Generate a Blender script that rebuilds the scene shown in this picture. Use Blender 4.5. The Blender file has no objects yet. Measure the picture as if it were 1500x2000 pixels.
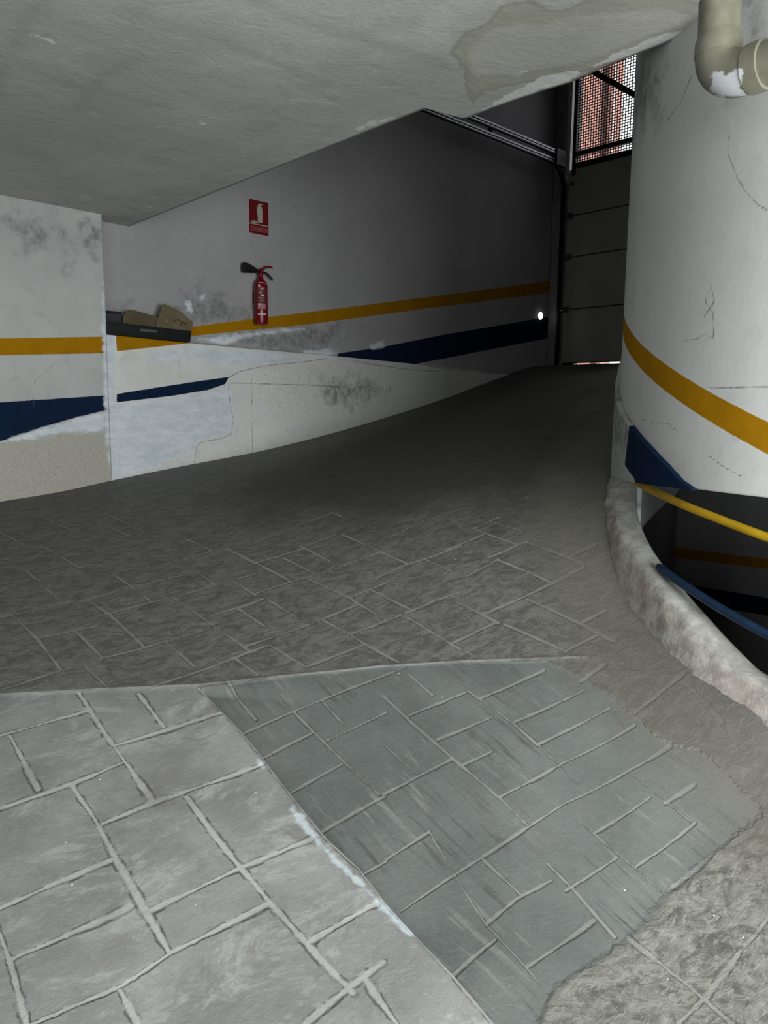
import bpy, math, random
import numpy as np
random.seed(4); np.random.seed(4)
S = bpy.context.scene
COL = S.collection

# ------------------------------------------------------------------ camera model
F = 1503.0; PITCH = math.radians(7.77); ROLL = math.radians(0.57); EYE = np.array([0, 0, 1.6])
_a = math.pi/2-PITCH
R = np.array([[1, 0, 0], [0, math.cos(_a), -math.sin(_a)], [0, math.sin(_a), math.cos(_a)]]) @ \
    np.array([[math.cos(ROLL), -math.sin(ROLL), 0], [math.sin(ROLL), math.cos(ROLL), 0], [0, 0, 1]])
def ray(px, py): return R @ np.array([(px-750)/F, -(py-1000)/F, -1.0])
def at_y(px, py, Y):
    d = ray(px, py); return EYE+d*(Y/d[1])
def on_z(px, py, z):
    d = ray(px, py); return EYE+d*((z-1.6)/d[2])
def on_plane(px, py, P, n):
    d = ray(px, py); return EYE+d*(np.dot(P-EYE, n)/np.dot(d, n))
CC = np.array([2.368, 3.2]); RC = 1.345
def on_cyl(px, py, Rr=RC):
    d = ray(px, py); A = d[0]**2+d[1]**2; B = -2*(d[0]*CC[0]+d[1]*CC[1]); K = CC@CC-Rr*Rr
    D = max(B*B-4*A*K, 0); return EYE+d*((-B-math.sqrt(D))/(2*A))
def theta(p): return math.degrees(math.atan2(p[1]-CC[1], p[0]-CC[0])) % 360
def az(a):
    a = math.radians(a); return np.array([math.sin(a), math.cos(a), 0.]), np.array([math.cos(a), -math.sin(a), 0.])
Z3 = np.array([0, 0, 1.])

# ------------------------------------------------------------------ field helpers
def sdf(P, poly):
    """signed distance to polygon, positive inside"""
    poly = np.asarray(poly, float)[:, :2]; n = len(poly)
    d = np.full(len(P), 1e9); ins = np.zeros(len(P), bool)
    for i in range(n):
        a, b = poly[i], poly[(i+1) % n]
        e = b-a; w = P-a; t = np.clip((w@e)/max(e@e, 1e-12), 0, 1)
        d = np.minimum(d, np.hypot(*(w-t[:, None]*e).T))
        c = (a[1] > P[:, 1]) != (b[1] > P[:, 1])
        with np.errstate(divide='ignore', invalid='ignore'):
            x = (b[0]-a[0])*(P[:, 1]-a[1])/(b[1]-a[1])+a[0]
        ins ^= c & (P[:, 0] < x)
    return np.where(ins, d, -d)
def dline(P, pts):
    pts = np.asarray(pts, float)[:, :2]; d = np.full(len(P), 1e9)
    for a, b in zip(pts[:-1], pts[1:]):
        e = b-a; w = P-a; t = np.clip((w@e)/max(e@e, 1e-12), 0, 1)
        d = np.minimum(d, np.hypot(*(w-t[:, None]*e).T))
    return d
def smooth(x, a, b):
    t = np.clip((x-a)/(b-a), 0, 1); return t*t*(3-2*t)

# ------------------------------------------------------------------ mesh helpers
def mesh_np(name, verts, faces, mat=None, attrs=None, smooth_=False, parent=None):
    me = bpy.data.meshes.new(name)
    me.from_pydata([tuple(v) for v in verts], [], faces) if not isinstance(faces, np.ndarray) else fast(me, verts, faces)
    if attrs:
        for k, v in attrs.items():
            at = me.attributes.new(k, 'FLOAT', 'POINT'); at.data.foreach_set('value', np.ascontiguousarray(v, dtype=np.float32))
    if smooth_: me.polygons.foreach_set('use_smooth', [True]*len(me.polygons))
    me.update(); me.validate()
    o = bpy.data.objects.new(name, me); COL.objects.link(o)
    if mat: me.materials.append(mat)
    if parent: o.parent = parent
    return o
def fast(me, verts, faces):
    verts = np.asarray(verts, dtype=np.float32)
    me.vertices.add(len(verts)); me.vertices.foreach_set('co', verts.ravel())
    n = len(faces); k = faces.shape[1]
    me.loops.add(n*k); me.loops.foreach_set('vertex_index', faces.ravel().astype(np.int32))
    me.polygons.add(n); me.polygons.foreach_set('loop_start', np.arange(0, n*k, k, dtype=np.int32))
    me.update(calc_edges=True)
class MB:
    def __init__(s): s.v = []; s.f = []
    def add(s, vs, fs):
        b = len(s.v); s.v += [tuple(map(float, v)) for v in vs]; s.f += [tuple(i+b for i in f) for f in fs]
    def box(s, c, X, Y, Z):
        """centre and three half-axis vectors"""
        c, X, Y, Z = map(lambda q: np.array(q, float), (c, X, Y, Z))
        vs = [c+i*X+j*Y+k*Z for k in (-1, 1) for j in (-1, 1) for i in (-1, 1)]
        s.add(vs, [(0, 2, 3, 1), (4, 5, 7, 6), (0, 1, 5, 4), (1, 3, 7, 5), (3, 2, 6, 7), (2, 0, 4, 6)])
    def tube(s, pts, r, n=16, cap=True):
        pts = [np.array(p, float) for p in pts]; N = len(pts); rr = r if hasattr(r, '__len__') else [r]*N
        T = [pts[min(i+1, N-1)]-pts[max(i-1, 0)] for i in range(N)]
        T = [t/np.linalg.norm(t) for t in T]
        u = np.cross(T[0], [0, 0, 1]); u = u if np.linalg.norm(u) > .1 else np.cross(T[0], [1, 0, 0]); u /= np.linalg.norm(u)
        vs = []
        for i in range(N):
            u = u-T[i]*(u@T[i]); u /= np.linalg.norm(u); w = np.cross(T[i], u)
            vs += [pts[i]+rr[i]*(math.cos(2*math.pi*k/n)*u+math.sin(2*math.pi*k/n)*w) for k in range(n)]
        fs = [(i*n+k, i*n+(k+1) % n, (i+1)*n+(k+1) % n, (i+1)*n+k) for i in range(N-1) for k in range(n)]
        if cap: fs += [tuple(range(n))[::-1], tuple((N-1)*n+k for k in range(n))]
        s.add(vs, fs)
    def prism(s, pts, off):
        n = len(pts); pts = [np.array(p, float) for p in pts]; off = np.array(off, float)
        s.add(pts+[p+off for p in pts], [tuple(range(n)), tuple(range(2*n-1, n-1, -1))]+[(i, i+n, (i+1) % n+n, (i+1) % n) for i in range(n)])
    def build(s, name, mat, parent=None, sm=False, bevel=0):
        o = mesh_np(name, s.v, s.f, mat, None, False, parent)
        import bmesh
        bm = bmesh.new(); bm.from_mesh(o.data); bmesh.ops.recalc_face_normals(bm, faces=bm.faces)
        if bevel: bmesh.ops.bevel(bm, geom=[e for e in bm.edges if e.calc_face_angle(0) > .6], offset=bevel, segments=2, affect='EDGES', profile=.6)
        bm.to_mesh(o.data); bm.free()
        if sm:
            o.data.polygons.foreach_set('use_smooth', [True]*len(o.data.polygons))
            o.data.set_sharp_from_angle(angle=math.radians(35))
        return o
def tag(o, label=None, cat=None, group=None, kind=None):
    for k, v in (('label', label), ('category', cat), ('group', group), ('kind', kind)):
        if v: o[k] = v
    return o
def empty(name, loc):
    o = bpy.data.objects.new(name, None); COL.objects.link(o); o.location = tuple(loc); o.empty_display_size = .1; return o
def adopt(parent):
    """children built in world coordinates keep their place under the thing's base"""
    for ch in parent.children:
        ch.data.transform(__import__('mathutils').Matrix.Translation(-parent.location)) if ch.type == 'MESH' and not ch.get('_l') else None
        for g in ch.children:
            if g.type == 'MESH': g.data.transform(__import__('mathutils').Matrix.Translation(-parent.location))

# ------------------------------------------------------------------ material helpers
class NT:
    def __init__(s, name):
        s.m = bpy.data.materials.new(name); s.m.use_nodes = True; s.t = s.m.node_tree; s.n = s.t.nodes; s.l = s.t.links
        s.b = s.n['Principled BSDF']; s.pos = s.n.new('ShaderNodeNewGeometry').outputs['Position']
    def link(s, a, b): s.l.new(a, b)
    def put(s, sock, v):
        if isinstance(v, bpy.types.NodeSocket): s.l.new(v, sock)
        elif isinstance(v, (tuple, list)): sock.default_value = (*v, 1) if len(v) == 3 and len(sock.default_value) == 4 else v
        else: sock.default_value = v
    def attr(s, k):
        n = s.n.new('ShaderNodeAttribute'); n.attribute_name = k; return n.outputs['Fac']
    def math(s, op, a, b=0., c=None, clamp=False):
        n = s.n.new('ShaderNodeMath'); n.operation = op; n.use_clamp = clamp; s.put(n.inputs[0], a); s.put(n.inputs[1], b)
        if c is not None: s.put(n.inputs[2], c)
        return n.outputs[0]
    def noise(s, scale, detail=4, rough=.55, stretch=None, dist=0.):
        n = s.n.new('ShaderNodeTexNoise'); n.inputs['Scale'].default_value = scale; n.inputs['Detail'].default_value = detail
        n.inputs['Roughness'].default_value = rough; n.inputs['Distortion'].default_value = dist
        v = s.pos
        if stretch:
            m = s.n.new('ShaderNodeMapping'); m.vector_type = 'TEXTURE'; s.l.new(v, m.inputs['Vector']); m.inputs['Scale'].default_value = stretch[:3]
            if len(stretch) > 3: m.inputs['Rotation'].default_value = (0, 0, math.radians(stretch[3]))
            v = m.outputs[0]
        s.l.new(v, n.inputs['Vector']); return n.outputs['Fac']
    def voro(s, scale, feat='F1'):
        n = s.n.new('ShaderNodeTexVoronoi'); n.feature = feat; n.inputs['Scale'].default_value = scale; s.l.new(s.pos, n.inputs['Vector']); return n.outputs['Distance']
    def ramp(s, v, a, b, lo=0., hi=1.):
        n = s.n.new('ShaderNodeMapRange'); n.interpolation_type = 'SMOOTHSTEP'; s.put(n.inputs['Value'], v)
        for k, q in zip(('From Min', 'From Max', 'To Min', 'To Max'), (a, b, lo, hi)): n.inputs[k].default_value = q
        return n.outputs[0]
    def mix(s, f, a, b, mode='MIX'):
        n = s.n.new('ShaderNodeMix'); n.data_type = 'RGBA'; n.blend_type = mode; s.put(n.inputs[0], f); s.put(n.inputs[6], a); s.put(n.inputs[7], b); return n.outputs[2]
    def bump(s, h, strength=.5, dist=.01):
        n = s.n.new('ShaderNodeBump'); n.inputs['Strength'].default_value = strength; n.inputs['Distance'].default_value = dist
        s.put(n.inputs['Height'], h); s.l.new(n.outputs[0], s.b.inputs['Normal'])
    def fin(s, col, rough=.8, metal=0., spec=.3):
        s.put(s.b.inputs['Base Color'], col); s.put(s.b.inputs['Roughness'], rough); s.b.inputs['Metallic'].default_value = metal
        s.b.inputs['Specular IOR Level'].default_value = spec; return s.m
def plain(name, col, rough=.6, metal=0., var=.25, scale=8., bump=0.):
    t = NT(name); n = t.noise(scale, 5)
    dark = tuple(c*(1-var) for c in col)
    c = t.mix(t.ramp(n, .3, .7), dark, col)
    if bump: t.bump(t.noise(scale*4, 4), bump, .01)
    return t.fin(c, rough, metal)

ORANGE = (.335, .158, .0015); BLUE = (.0045, .014, .040)
def painted(name, base, dirt=.25, rough_tan=(.41, .395, .35), bumpy=.25):
    """painted plaster: stripes, fresh white patches, grime and cracks come from fields on the mesh"""
    t = NT(name)
    n1, n2, n3 = t.noise(1.3, 5), t.noise(9, 6, .6), t.noise(60, 4)
    c = t.mix(t.ramp(n1, .35, .7), tuple(b*(1-dirt*.5) for b in base), base)
    c = t.mix(t.ramp(n2, .52, .78, 0, dirt*1.2), c, tuple(b*.55 for b in base))
    # rough bare render
    rg = t.ramp(t.math('ADD', t.attr('rg'), t.math('MULTIPLY_ADD', n2, .16, -.08)), -.02, .02)
    rc = t.mix(t.ramp(n3, .38, .66), tuple(b*.88 for b in rough_tan), rough_tan)
    pit = t.ramp(t.voro(20), .05, .10, 1, 0)
    pit = t.math('MULTIPLY', pit, t.ramp(t.noise(5, 2), .5, .56))
    rc = t.mix(t.math('MULTIPLY', pit, .85), rc, (.05, .05, .05))
    c = t.mix(rg, c, rc)
    # grime cloud
    gr = t.ramp(t.math('ADD', t.attr('gr'), t.math('MULTIPLY_ADD', n2, .5, -.25)), -.09, .1)
    gr = t.math('MULTIPLY', gr, t.ramp(t.noise(22, 5, .65), .35, .62, .25, 1))
    c = t.mix(t.math('MULTIPLY', gr, .62), c, (.09, .095, .095))
    edge = t.math('MULTIPLY_ADD', t.noise(45, 3), .006, -.003)
    for k, col in (('or', ORANGE), ('bl', BLUE)):
        m = t.ramp(t.math('ADD', t.attr(k), edge), -.0015, .0015)
        cc = t.mix(t.ramp(n2, .4, .75, 0, .45), col, tuple(q*.62 for q in col))
        c = t.mix(m, c, cc)
    # fresh white brushwork
    br = t.noise(13, 7, .72, (2.2, 2.2, .8))
    wh = t.ramp(t.math('ADD', t.attr('wh'), t.math('MULTIPLY_ADD', br, .10, -.05)), -.012, .018)
    wc = t.mix(t.ramp(br, .35, .7), (.50, .55, .60), (.66, .70, .74))
    c = t.mix(t.math('MULTIPLY', wh, .96), c, wc)
    # cracks, wobbling
    ck = t.ramp(t.math('ADD', t.attr('ck'), t.math('MULTIPLY_ADD', n3, .006, -.003)), .0015, .005, 1, 0)
    ck = t.math('MULTIPLY', ck, t.ramp(t.noise(7, 3), .34, .5, .55, 1))
    c = t.mix(t.math('MULTIPLY', ck, .62), c, (.07, .07, .07))
    h = t.math('MULTIPLY', n3, .4); h = t.math('ADD', h, n2); h = t.math('SUBTRACT', h, t.math('MULTIPLY', ck, .8))
    h = t.math('SUBTRACT', h, t.math('MULTIPLY', t.math('MULTIPLY', pit, rg), 1.0))
    t.bump(h, bumpy, .02)
    return t.fin(c, .85, 0, .10)
FIELDS = ('or', 'bl', 'wh', 'gr', 'rg', 'ck')
def fields(P, spec):
    out = {k: np.full(len(P), -1. if k != 'ck' else 1.) for k in FIELDS}
    for k, pts in spec:
        out[k] = np.minimum(out[k], dline(P, pts)) if k == 'ck' else np.maximum(out[k], sdf(P, pts))
    return out

def wall(name, P0, d, n, s0, s1, zlo, zhi, th, mat, spec=(), ds=.02, zs=None):
    """vertical plaster sheet with real thickness: d along, n towards the viewer; zlo/zhi numbers or functions of s"""
    zl = zlo if callable(zlo) else (lambda s: zlo); zh = zhi if callable(zhi) else (lambda s: zhi)
    ns = int((s1-s0)/ds)+2; ss = np.linspace(s0, s1, ns)
    hmax = max(zh(s)-zl(s) for s in ss); nz = max(2, int(hmax/ds)+2)
    SS = np.repeat(ss, nz); K = np.tile(np.linspace(0, 1, nz), ns)
    A = np.array([zl(s) for s in SS]); B = np.array([zh(s) for s in SS]); ZZ = A+K*(B-A)
    V = P0[None, :]+SS[:, None]*d[None, :]; V[:, 2] = ZZ
    at = fields(np.stack([SS, ZZ], 1), spec)
    i, j = np.meshgrid(np.arange(ns-1), np.arange(nz-1), indexing='ij'); q = (i*nz+j).ravel()
    Fq = np.stack([q, q+nz, q+nz+1, q+1], 1)
    loop = [k*nz for k in range(ns)]+[(ns-1)*nz+k for k in range(1, nz)]+[k*nz+nz-1 for k in range(ns-2, -1, -1)]+[k for k in range(nz-2, 0, -1)]
    L = len(loop); V2 = V[loop]-n*th; b = len(V)
    side = np.array([[loop[k], b+k, b+(k+1) % L, loop[(k+1) % L]] for k in range(L)])
    # back face: pair bottom and top back points column by column
    back = []
    bot = list(range(ns)); top = {k: b+ns+nz-2+(ns-1-k) for k in range(ns)}
    top[ns-1] = b+ns+nz-2
    for k in range(ns-1): back.append([b+bot[k], top[k], top[k+1], b+bot[k+1]])
    if True:
        # left column's back top is loop index of (0, nz-1)
        pass
    V = np.vstack([V, V2]); at = {k: np.concatenate([v, np.asarray(v)[loop]]) for k, v in at.items()}
    return tag(mesh_np(name, V, np.vstack([Fq, side, np.array(back)]), mat, at), kind='structure')

# ------------------------------------------------------------------ reference planes
Pe = at_y(505, 560, 6.9); de, ne = az(46)                 # far side wall of the ramp (carries the extinguisher)
Pc = at_y(209, 680, 5.72); dl, nl = az(44)                # near left wall / parapet face
Pd = on_plane(1068, 700, Pe, ne); dd, dn = az(136.5)      # garage door plane
def sE(px, py):
    p = on_plane(px, py, Pe, ne); return ((p-Pe)@de, p[2])
def sL(px, py):
    p = on_plane(px, py, Pc, nl); return ((p-Pc)@dl, p[2])
def sD(px, py):
    p = on_plane(px, py, Pd, dn); return ((p-Pd)@dd, p[2])
ZC = 2.94
nEv, nLv = ne, nl   # these normals point right of the walking direction, i.e. towards the viewer

# ------------------------------------------------------------------ floor height field (thin plate spline through surveyed points)
FOOT = [(100, 1.84), (120, 1.64), (140, 1.43), (156, 1.27), (165, 1.17), (170, 1.10), (178.5, .97), (187.7, .83), (199.4, .725), (208.4, .66), (214.7, .622), (230, .53), (250, .40)]
TOPZ = [(100, 1.86), (120, 1.66), (140, 1.46), (156, 1.30), (166, 1.185), (182, 1.035), (194, .927), (200.6, .855), (211, .725), (230, .61), (250, .48)]
def foot(t): return float(np.interp(t, *zip(*FOOT)))
def topz(t): return float(np.interp(t, *zip(*TOPZ)))
ctl = [on_plane(x, y, Pc, nl) for x, y in ((0, 980), (110, 962), (230, 936), (380, 906), (500, 883), (620, 854), (720, 826), (870, 778), (990, 733))]
ctl += [on_plane(1040, 717, Pe, ne)]
ctl += [Pd+dd*s+Z3*(2.135-Pd[2]) for s in (.2, 1.0, 2.0, 3.2)]+[Pd+dd*s+dn*(-.8)*0-np.array([.0, .0, 0])+Z3*(2.135-Pd[2])+de*1.2 for s in (.2, 2)]
ctl += [np.array([CC[0]+1.38*math.cos(math.radians(t)), CC[1]+1.38*math.sin(math.radians(t)), foot(t)]) for t in (100, 120, 140, 156, 165, 170, 178.5, 187.7, 199.4, 208.4, 214.7, 230, 250)]
ctl += [at_y(0, 1352, 2.78), at_y(390, 1340, 2.8), at_y(780, 1300, 2.85), at_y(1080, 1288, 2.8)]
ctl += [at_y(0, 2000, 1.59), at_y(500, 2000, 1.6), at_y(1000, 2000, 1.6), at_y(1500, 2000, 1.68), at_y(1490, 1560, 2.22)]
ctl += [np.array(q) for q in ((0, 0, 0.), (-2.5, 0, .05), (-5, -1, 0.0), (-4.6, 3.2, .58), (2.2, -.2, -.05), (0, -4, -.3), (4, -4, -.4), (-5, -5, -.3), (5, 0, -.1), (5.5, 6, 2.1), (5.2, 3.2, 1.6))]
ctl = np.array(ctl)
def _U(r): return np.where(r > 1e-9, r*r*np.log(np.maximum(r, 1e-9)), 0)
_n = len(ctl); _K = _U(np.hypot(ctl[:, None, 0]-ctl[None, :, 0], ctl[:, None, 1]-ctl[None, :, 1]))+np.eye(_n)*.004
_Pm = np.column_stack([np.ones(_n), ctl[:, :2]])
_W = np.linalg.solve(np.block([[_K, _Pm], [_Pm.T, np.zeros((3, 3))]]), np.concatenate([ctl[:, 2], np.zeros(3)]))
def H(X, Y):
    X = np.atleast_1d(np.asarray(X, float)); Y = np.atleast_1d(np.asarray(Y, float)); out = _W[_n]+_W[_n+1]*X+_W[_n+2]*Y
    for k in range(_n): out = out+_W[k]*_U(np.hypot(X-ctl[k, 0], Y-ctl[k, 1]))
    return out
def fl(px, py):
    """point of the floor seen at a photo position"""
    d = ray(px, py); d = d/d[1]
    ts = np.linspace(1.0, 11, 1200); P = EYE+ts[:, None]*d; g = P[:, 2]-H(P[:, 0], P[:, 1])
    k = np.argmax(g < 0)
    if g[k] >= 0: return EYE+d*11
    if k == 0: return EYE+d
    t = ts[k-1]+(ts[k]-ts[k-1])*g[k-1]/(g[k-1]-g[k]); return EYE+d*t
#JOINTS
def tr(x0, y0, k, segs): return [[(x0+x/k, y0+y/k) for x, y in sg] for sg in segs]
JC = tr(0, 1250, 2, [[(-120, 410), (0, 375), (350, 275)], [(-120, 700), (0, 660), (290, 560), (480, 480)], [(455, 412), (860, 285)], [(400, 718), (590, 640), (1025, 487)],
 [(-140, 1110), (0, 1050), (200, 960), (435, 860)], [(575, 1065), (930, 895), (1215, 780)], [(40, 1250), (510, 1045)], [(130, 1500), (480, 1350), (665, 1225), (1040, 1035)],
 [(1200, 1185), (1470, 1030)], [(1150, 1540), (1350, 1370), (1500, 1260)], [(-60, 1600), (130, 1500)], [(40, 375), (150, 585)], [(310, 210), (400, 350), (600, 635)], [(540, 210), (640, 340)],
 [(280, 570), (370, 700), (450, 850), (575, 1070), (665, 1225)], [(730, 615), (850, 780), (940, 890), (1200, 1190), (1380, 1380)], [(-60, 1000), (0, 1150), (40, 1260), (100, 1480), (120, 1560)],
 [(470, 1370), (540, 1500), (580, 1600)], [(1430, 1330), (1500, 1430), (1580, 1540)]])
JB = tr(0, 1250, 2, [[(930, 345), (1150, 265), (1500, 140), (1590, 105)], [(1010, 440), (1220, 350)], [(1280, 380), (1510, 280)], [(1140, 565), (1340, 470)], [(1250, 720), (1500, 600)],
 [(1410, 885), (1510, 840)], [(890, 165), (1000, 290)], [(1150, 270), (1310, 430), (1480, 590)], [(1260, 230), (1340, 320)]])
JB += tr(750, 1250, 2, [[(100, 290), (320, 205)], [(370, 232), (625, 120)], [(210, 385), (425, 300)], [(510, 320), (780, 200)], [(0, 590), (270, 460)], [(300, 488), (420, 435)],
 [(600, 408), (880, 268)], [(455, 608), (700, 480), (980, 335)], [(70, 1025), (400, 830), (550, 735), (700, 640), (960, 510), (1120, 415)], [(0, 840), (180, 735)], [(1095, 640), (1215, 565)],
 [(825, 752), (1040, 615)], [(710, 975), (910, 850)], [(985, 885), (1215, 715)], [(400, 1100), (520, 1000), (655, 935)], [(560, 1280), (820, 1095)], [(275, 1290), (435, 1165)],
 [(1110, 980), (1285, 840)], [(0, 220), (110, 320), (270, 460), (460, 620), (560, 720)], [(90, 130), (190, 215)], [(330, 200), (510, 330), (600, 410)], [(640, 870), (740, 970), (900, 1160)],
 [(390, 850), (540, 990)]])
JBthin = tr(750, 1250, 2, [[(970, 530), (1200, 710)], [(180, 740), (400, 1100), (640, 1380)], [(600, 408), (760, 560)], [(750, 700), (980, 890), (1080, 980)], [(0, 400), (130, 520)], [(880, 268), (940, 345)]])
JD = tr(750, 1250, 2, [[(960, 1170), (1200, 1360), (1360, 1500), (1460, 1600)], [(1150, 1500), (1260, 1390), (1390, 1220), (1500, 1090), (1600, 960)], [(980, 285), (1170, 130)], [(770, 160), (860, 95)], [(1180, 170), (1320, 320)]])
JA = tr(0, 950, 3, [[(0, 600), (210, 535)], [(-200, 810), (70, 755), (350, 690), (500, 665), (780, 590), (1070, 520)], [(620, 750), (880, 680), (1010, 650), (1260, 580), (1500, 510)], [(215, 890), (440, 845), (570, 818)],
 [(-200, 1260), (0, 1195), (360, 1080), (610, 1005), (850, 945), (1260, 825)], [(-200, 1030), (0, 985), (230, 955)], [(1220, 765), (1500, 680)], [(900, 1170), (1150, 1090), (1450, 975), (1500, 965)],
 [(800, 430), (1050, 355)], [(1080, 430), (1240, 380), (1320, 365)], [(280, 525), (460, 475), (570, 455)], [(-150, 200), (0, 270), (140, 340)], [(230, 340), (460, 475)], [(150, 490), (350, 670)],
 [(70, 755), (215, 890), (360, 1080)], [(570, 455), (760, 580), (880, 670)], [(510, 665), (640, 750), (850, 945)], [(1010, 650), (1200, 780), (1460, 965)], [(440, 845), (600, 1005)], [(975, 915), (1140, 1055)],
 [(490, 1045), (630, 1180)], [(600, 155), (840, 260)], [(270, 190), (460, 275)], [(1080, 455), (1260, 575)], [(1320, 365), (1500, 455)], [(1070, 300), (1240, 375)], [(640, 240), (760, 290)], [(1360, 550), (1500, 640)]])
JA += tr(400, 950, 3, [[(310, 445), (580, 365)], [(540, 230), (740, 160)], [(20, 765), (340, 660)], [(290, 630), (500, 560), (740, 490), (1030, 385)], [(590, 350), (770, 280)], [(230, 940), (590, 820), (900, 690)],
 [(850, 650), (1090, 555)], [(1000, 540), (1190, 455), (1280, 430), (1500, 350)], [(850, 870), (1150, 755)], [(1180, 745), (1350, 670), (1500, 620)], [(590, 1060), (940, 925)], [(0, 1075), (260, 970), (380, 930)],
 [(1080, 300), (1290, 200)], [(130, 230), (240, 280)], [(130, 365), (310, 455), (510, 560)], [(460, 420), (640, 510)], [(560, 350), (770, 460)], [(600, 540), (860, 660), (900, 690)],
 [(800, 280), (1020, 380), (1190, 455)], [(200, 720), (350, 820)], [(380, 670), (540, 770)], [(180, 1010), (310, 1105)], [(380, 930), (590, 1060)], [(700, 790), (850, 870), (940, 925), (1150, 1040)],
 [(980, 610), (1210, 725)], [(1190, 770), (1500, 960)], [(900, 690), (1060, 780)], [(1290, 430), (1450, 500)], [(740, 150), (830, 190)]])
JA += tr(800, 950, 3, [[(380, 245), (530, 180)], [(460, 420), (680, 325)], [(340, 525), (520, 430)], [(430, 750), (600, 680), (820, 575), (1020, 475)], [(240, 925), (500, 800)], [(1000, 805), (1150, 730)],
 [(910, 970), (1100, 870)], [(1000, 1150), (1140, 1050)], [(930, 420), (1090, 340)], [(210, 190), (430, 270), (620, 340)], [(500, 215), (680, 270)], [(680, 325), (930, 420), (1020, 460)], [(510, 430), (820, 560)],
 [(280, 680), (520, 800)], [(240, 925), (390, 1000)], [(690, 660), (990, 800), (1200, 910)], [(560, 810), (920, 970)], [(220, 370), (430, 285)]])
def proj_seg(l): return [[tuple(fl(x, y)[:2]) for x, y in sg] for sg in l]
# region outlines on the floor
Bpoly_px = [(388, 1345), (465, 1422), (505, 1470), (550, 1530), (607, 1600), (640, 1640), (700, 1695), (750, 1760), (802, 1818), (880, 1900), (970, 2010), (1050, 2010), (1085, 1935), (1225, 1835), (1305, 1745), (1400, 1665),
            (1490, 1590), (1470, 1560), (1390, 1480), (1300, 1450), (1230, 1390), (1150, 1330), (1065, 1292), (900, 1294), (750, 1302), (560, 1322)]
crease_px = [(-250, 1368), (0, 1357), (200, 1346), (388, 1338), (560, 1320), (750, 1301), (900, 1292), (1080, 1286), (1140, 1284)]
Bp = [tuple(fl(x, y)[:2]) for x, y in Bpoly_px]
Bleft = Bp[:11]; crease = [tuple(fl(x, y)[:2]) for x, y in crease_px]
Dp = [tuple(fl(x, y)[:2]) for x, y in [(1050, 2010), (1085, 1935), (1225, 1835), (1305, 1745), (1400, 1665), (1490, 1590), (1600, 1500), (1800, 1500), (1800, 2100), (1050, 2100)]]
Cp = [tuple(fl(x, y)[:2]) for x, y in [(-400, 1372), (0, 1355), (200, 1346), (388, 1338)]]+Bleft[1:]+[(1.4, .9), (1.5, -5), (-7, -5), (-6, 2)]

tan = np.concatenate([-np.linspace(4.2, 1.05, 30), -np.linspace(1.04, .604, 100), np.linspace(-.60, .60, 840), np.linspace(.604, 1.04, 100), np.linspace(1.05, 4.2, 30)])
rows = np.concatenate([np.linspace(-5.2, 1.3, 40), np.exp(np.concatenate([np.linspace(math.log(1.33), math.log(5.4), 900), np.linspace(math.log(5.4), math.log(11.6), 150)[1:]]))])
nr, nc = len(rows), len(tan)
YY = np.repeat(rows, nc); XX = np.tile(tan, nr)*np.maximum(YY, 1.33)
ZZ = H(XX, YY)
PXY = np.stack([XX, YY], 1)
sB = sdf(PXY, Bp); dBl = dline(PXY, Bleft); dCr = dline(PXY, crease)
sC = sdf(PXY, Cp); sDd = sdf(PXY, Dp)
_q = np.clip(sB/np.maximum(.012, .6*dBl), 0, 1); ZZ = ZZ-.030*_q*_q*(3-2*_q)*np.exp(-dBl/.25)*smooth(np.hypot(*(PXY-fl(1050, 1965)[:2]).T), .08, .35)
# settle the far apron level with the door sill
lev = smooth((PXY-Pd[:2])@(-de[:2]), -.2, .5)
ZZ = np.where(((PXY-Pd[:2])@de[:2]) > -.5, ZZ*lev+2.135*(1-lev), ZZ)
mask = (np.abs(XX) < 8)
segs = {}
jd = np.full(len(XX), 1.); jw = np.full(len(XX), .0)
def addj(lst, w):
    global jd
    for sg in proj_seg(lst):
        a = np.array(sg); lo = a.min(0)-.15; hi = a.max(0)+.15
        m = (XX > lo[0]) & (XX < hi[0]) & (YY > lo[1]) & (YY < hi[1])
        if m.any(): jd[m] = np.minimum(jd[m], dline(PXY[m], sg)/w)
addj(JC, 1.5); addj(JB, .9); addj(JBthin, .55); addj(JA, 1.15); addj(JD, 1.4)
jd = np.minimum(jd, dBl/.8); 
# generic coursing outside the surveyed part of the floor
g = math.radians(62); uu = XX*math.sin(g)+YY*math.cos(g)*0+YY*0; uu = XX*.93+YY*.37; vv = -XX*.37+YY*.93
far = (np.abs(XX/np.maximum(YY, .1)) > .56) | (YY < 1.55)
rw = np.floor(vv/.26); cx = (uu+rw*.17) % .46
gj = np.minimum(np.minimum(cx, .46-cx), np.minimum(vv % .26, .26-vv % .26))
jd = np.where(far, np.minimum(jd, gj/1.5), jd)
ridge = np.minimum(dCr, 1)
ZZ = ZZ+.003*np.exp(-(dCr/.010)**2)
idx = np.arange(nr*nc).reshape(nr, nc)
q = np.stack([idx[:-1, :-1], idx[:-1, 1:], idx[1:, 1:], idx[1:, :-1]], -1).reshape(-1, 4)
cen = PXY[q].mean(1)
keep = (((cen-Pc[:2])@nl[:2]) > -.06) & (((cen-Pe[:2])@ne[:2]) > -.06) & (np.hypot(*(cen-CC).T) > 1.30) & (np.abs(cen[:, 0]) < 7.5) & (cen[:, 1] > -5.1)
# keep the strip between parapet and far wall too
keep &= ((cen-Pd[:2])@de[:2]) < 1.3
q = q[keep]
used = np.zeros(nr*nc, bool); used[q.ravel()] = True; remap = np.cumsum(used)-1
q = remap[q]; V = np.stack([XX, YY, ZZ], 1)[used]

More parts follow.
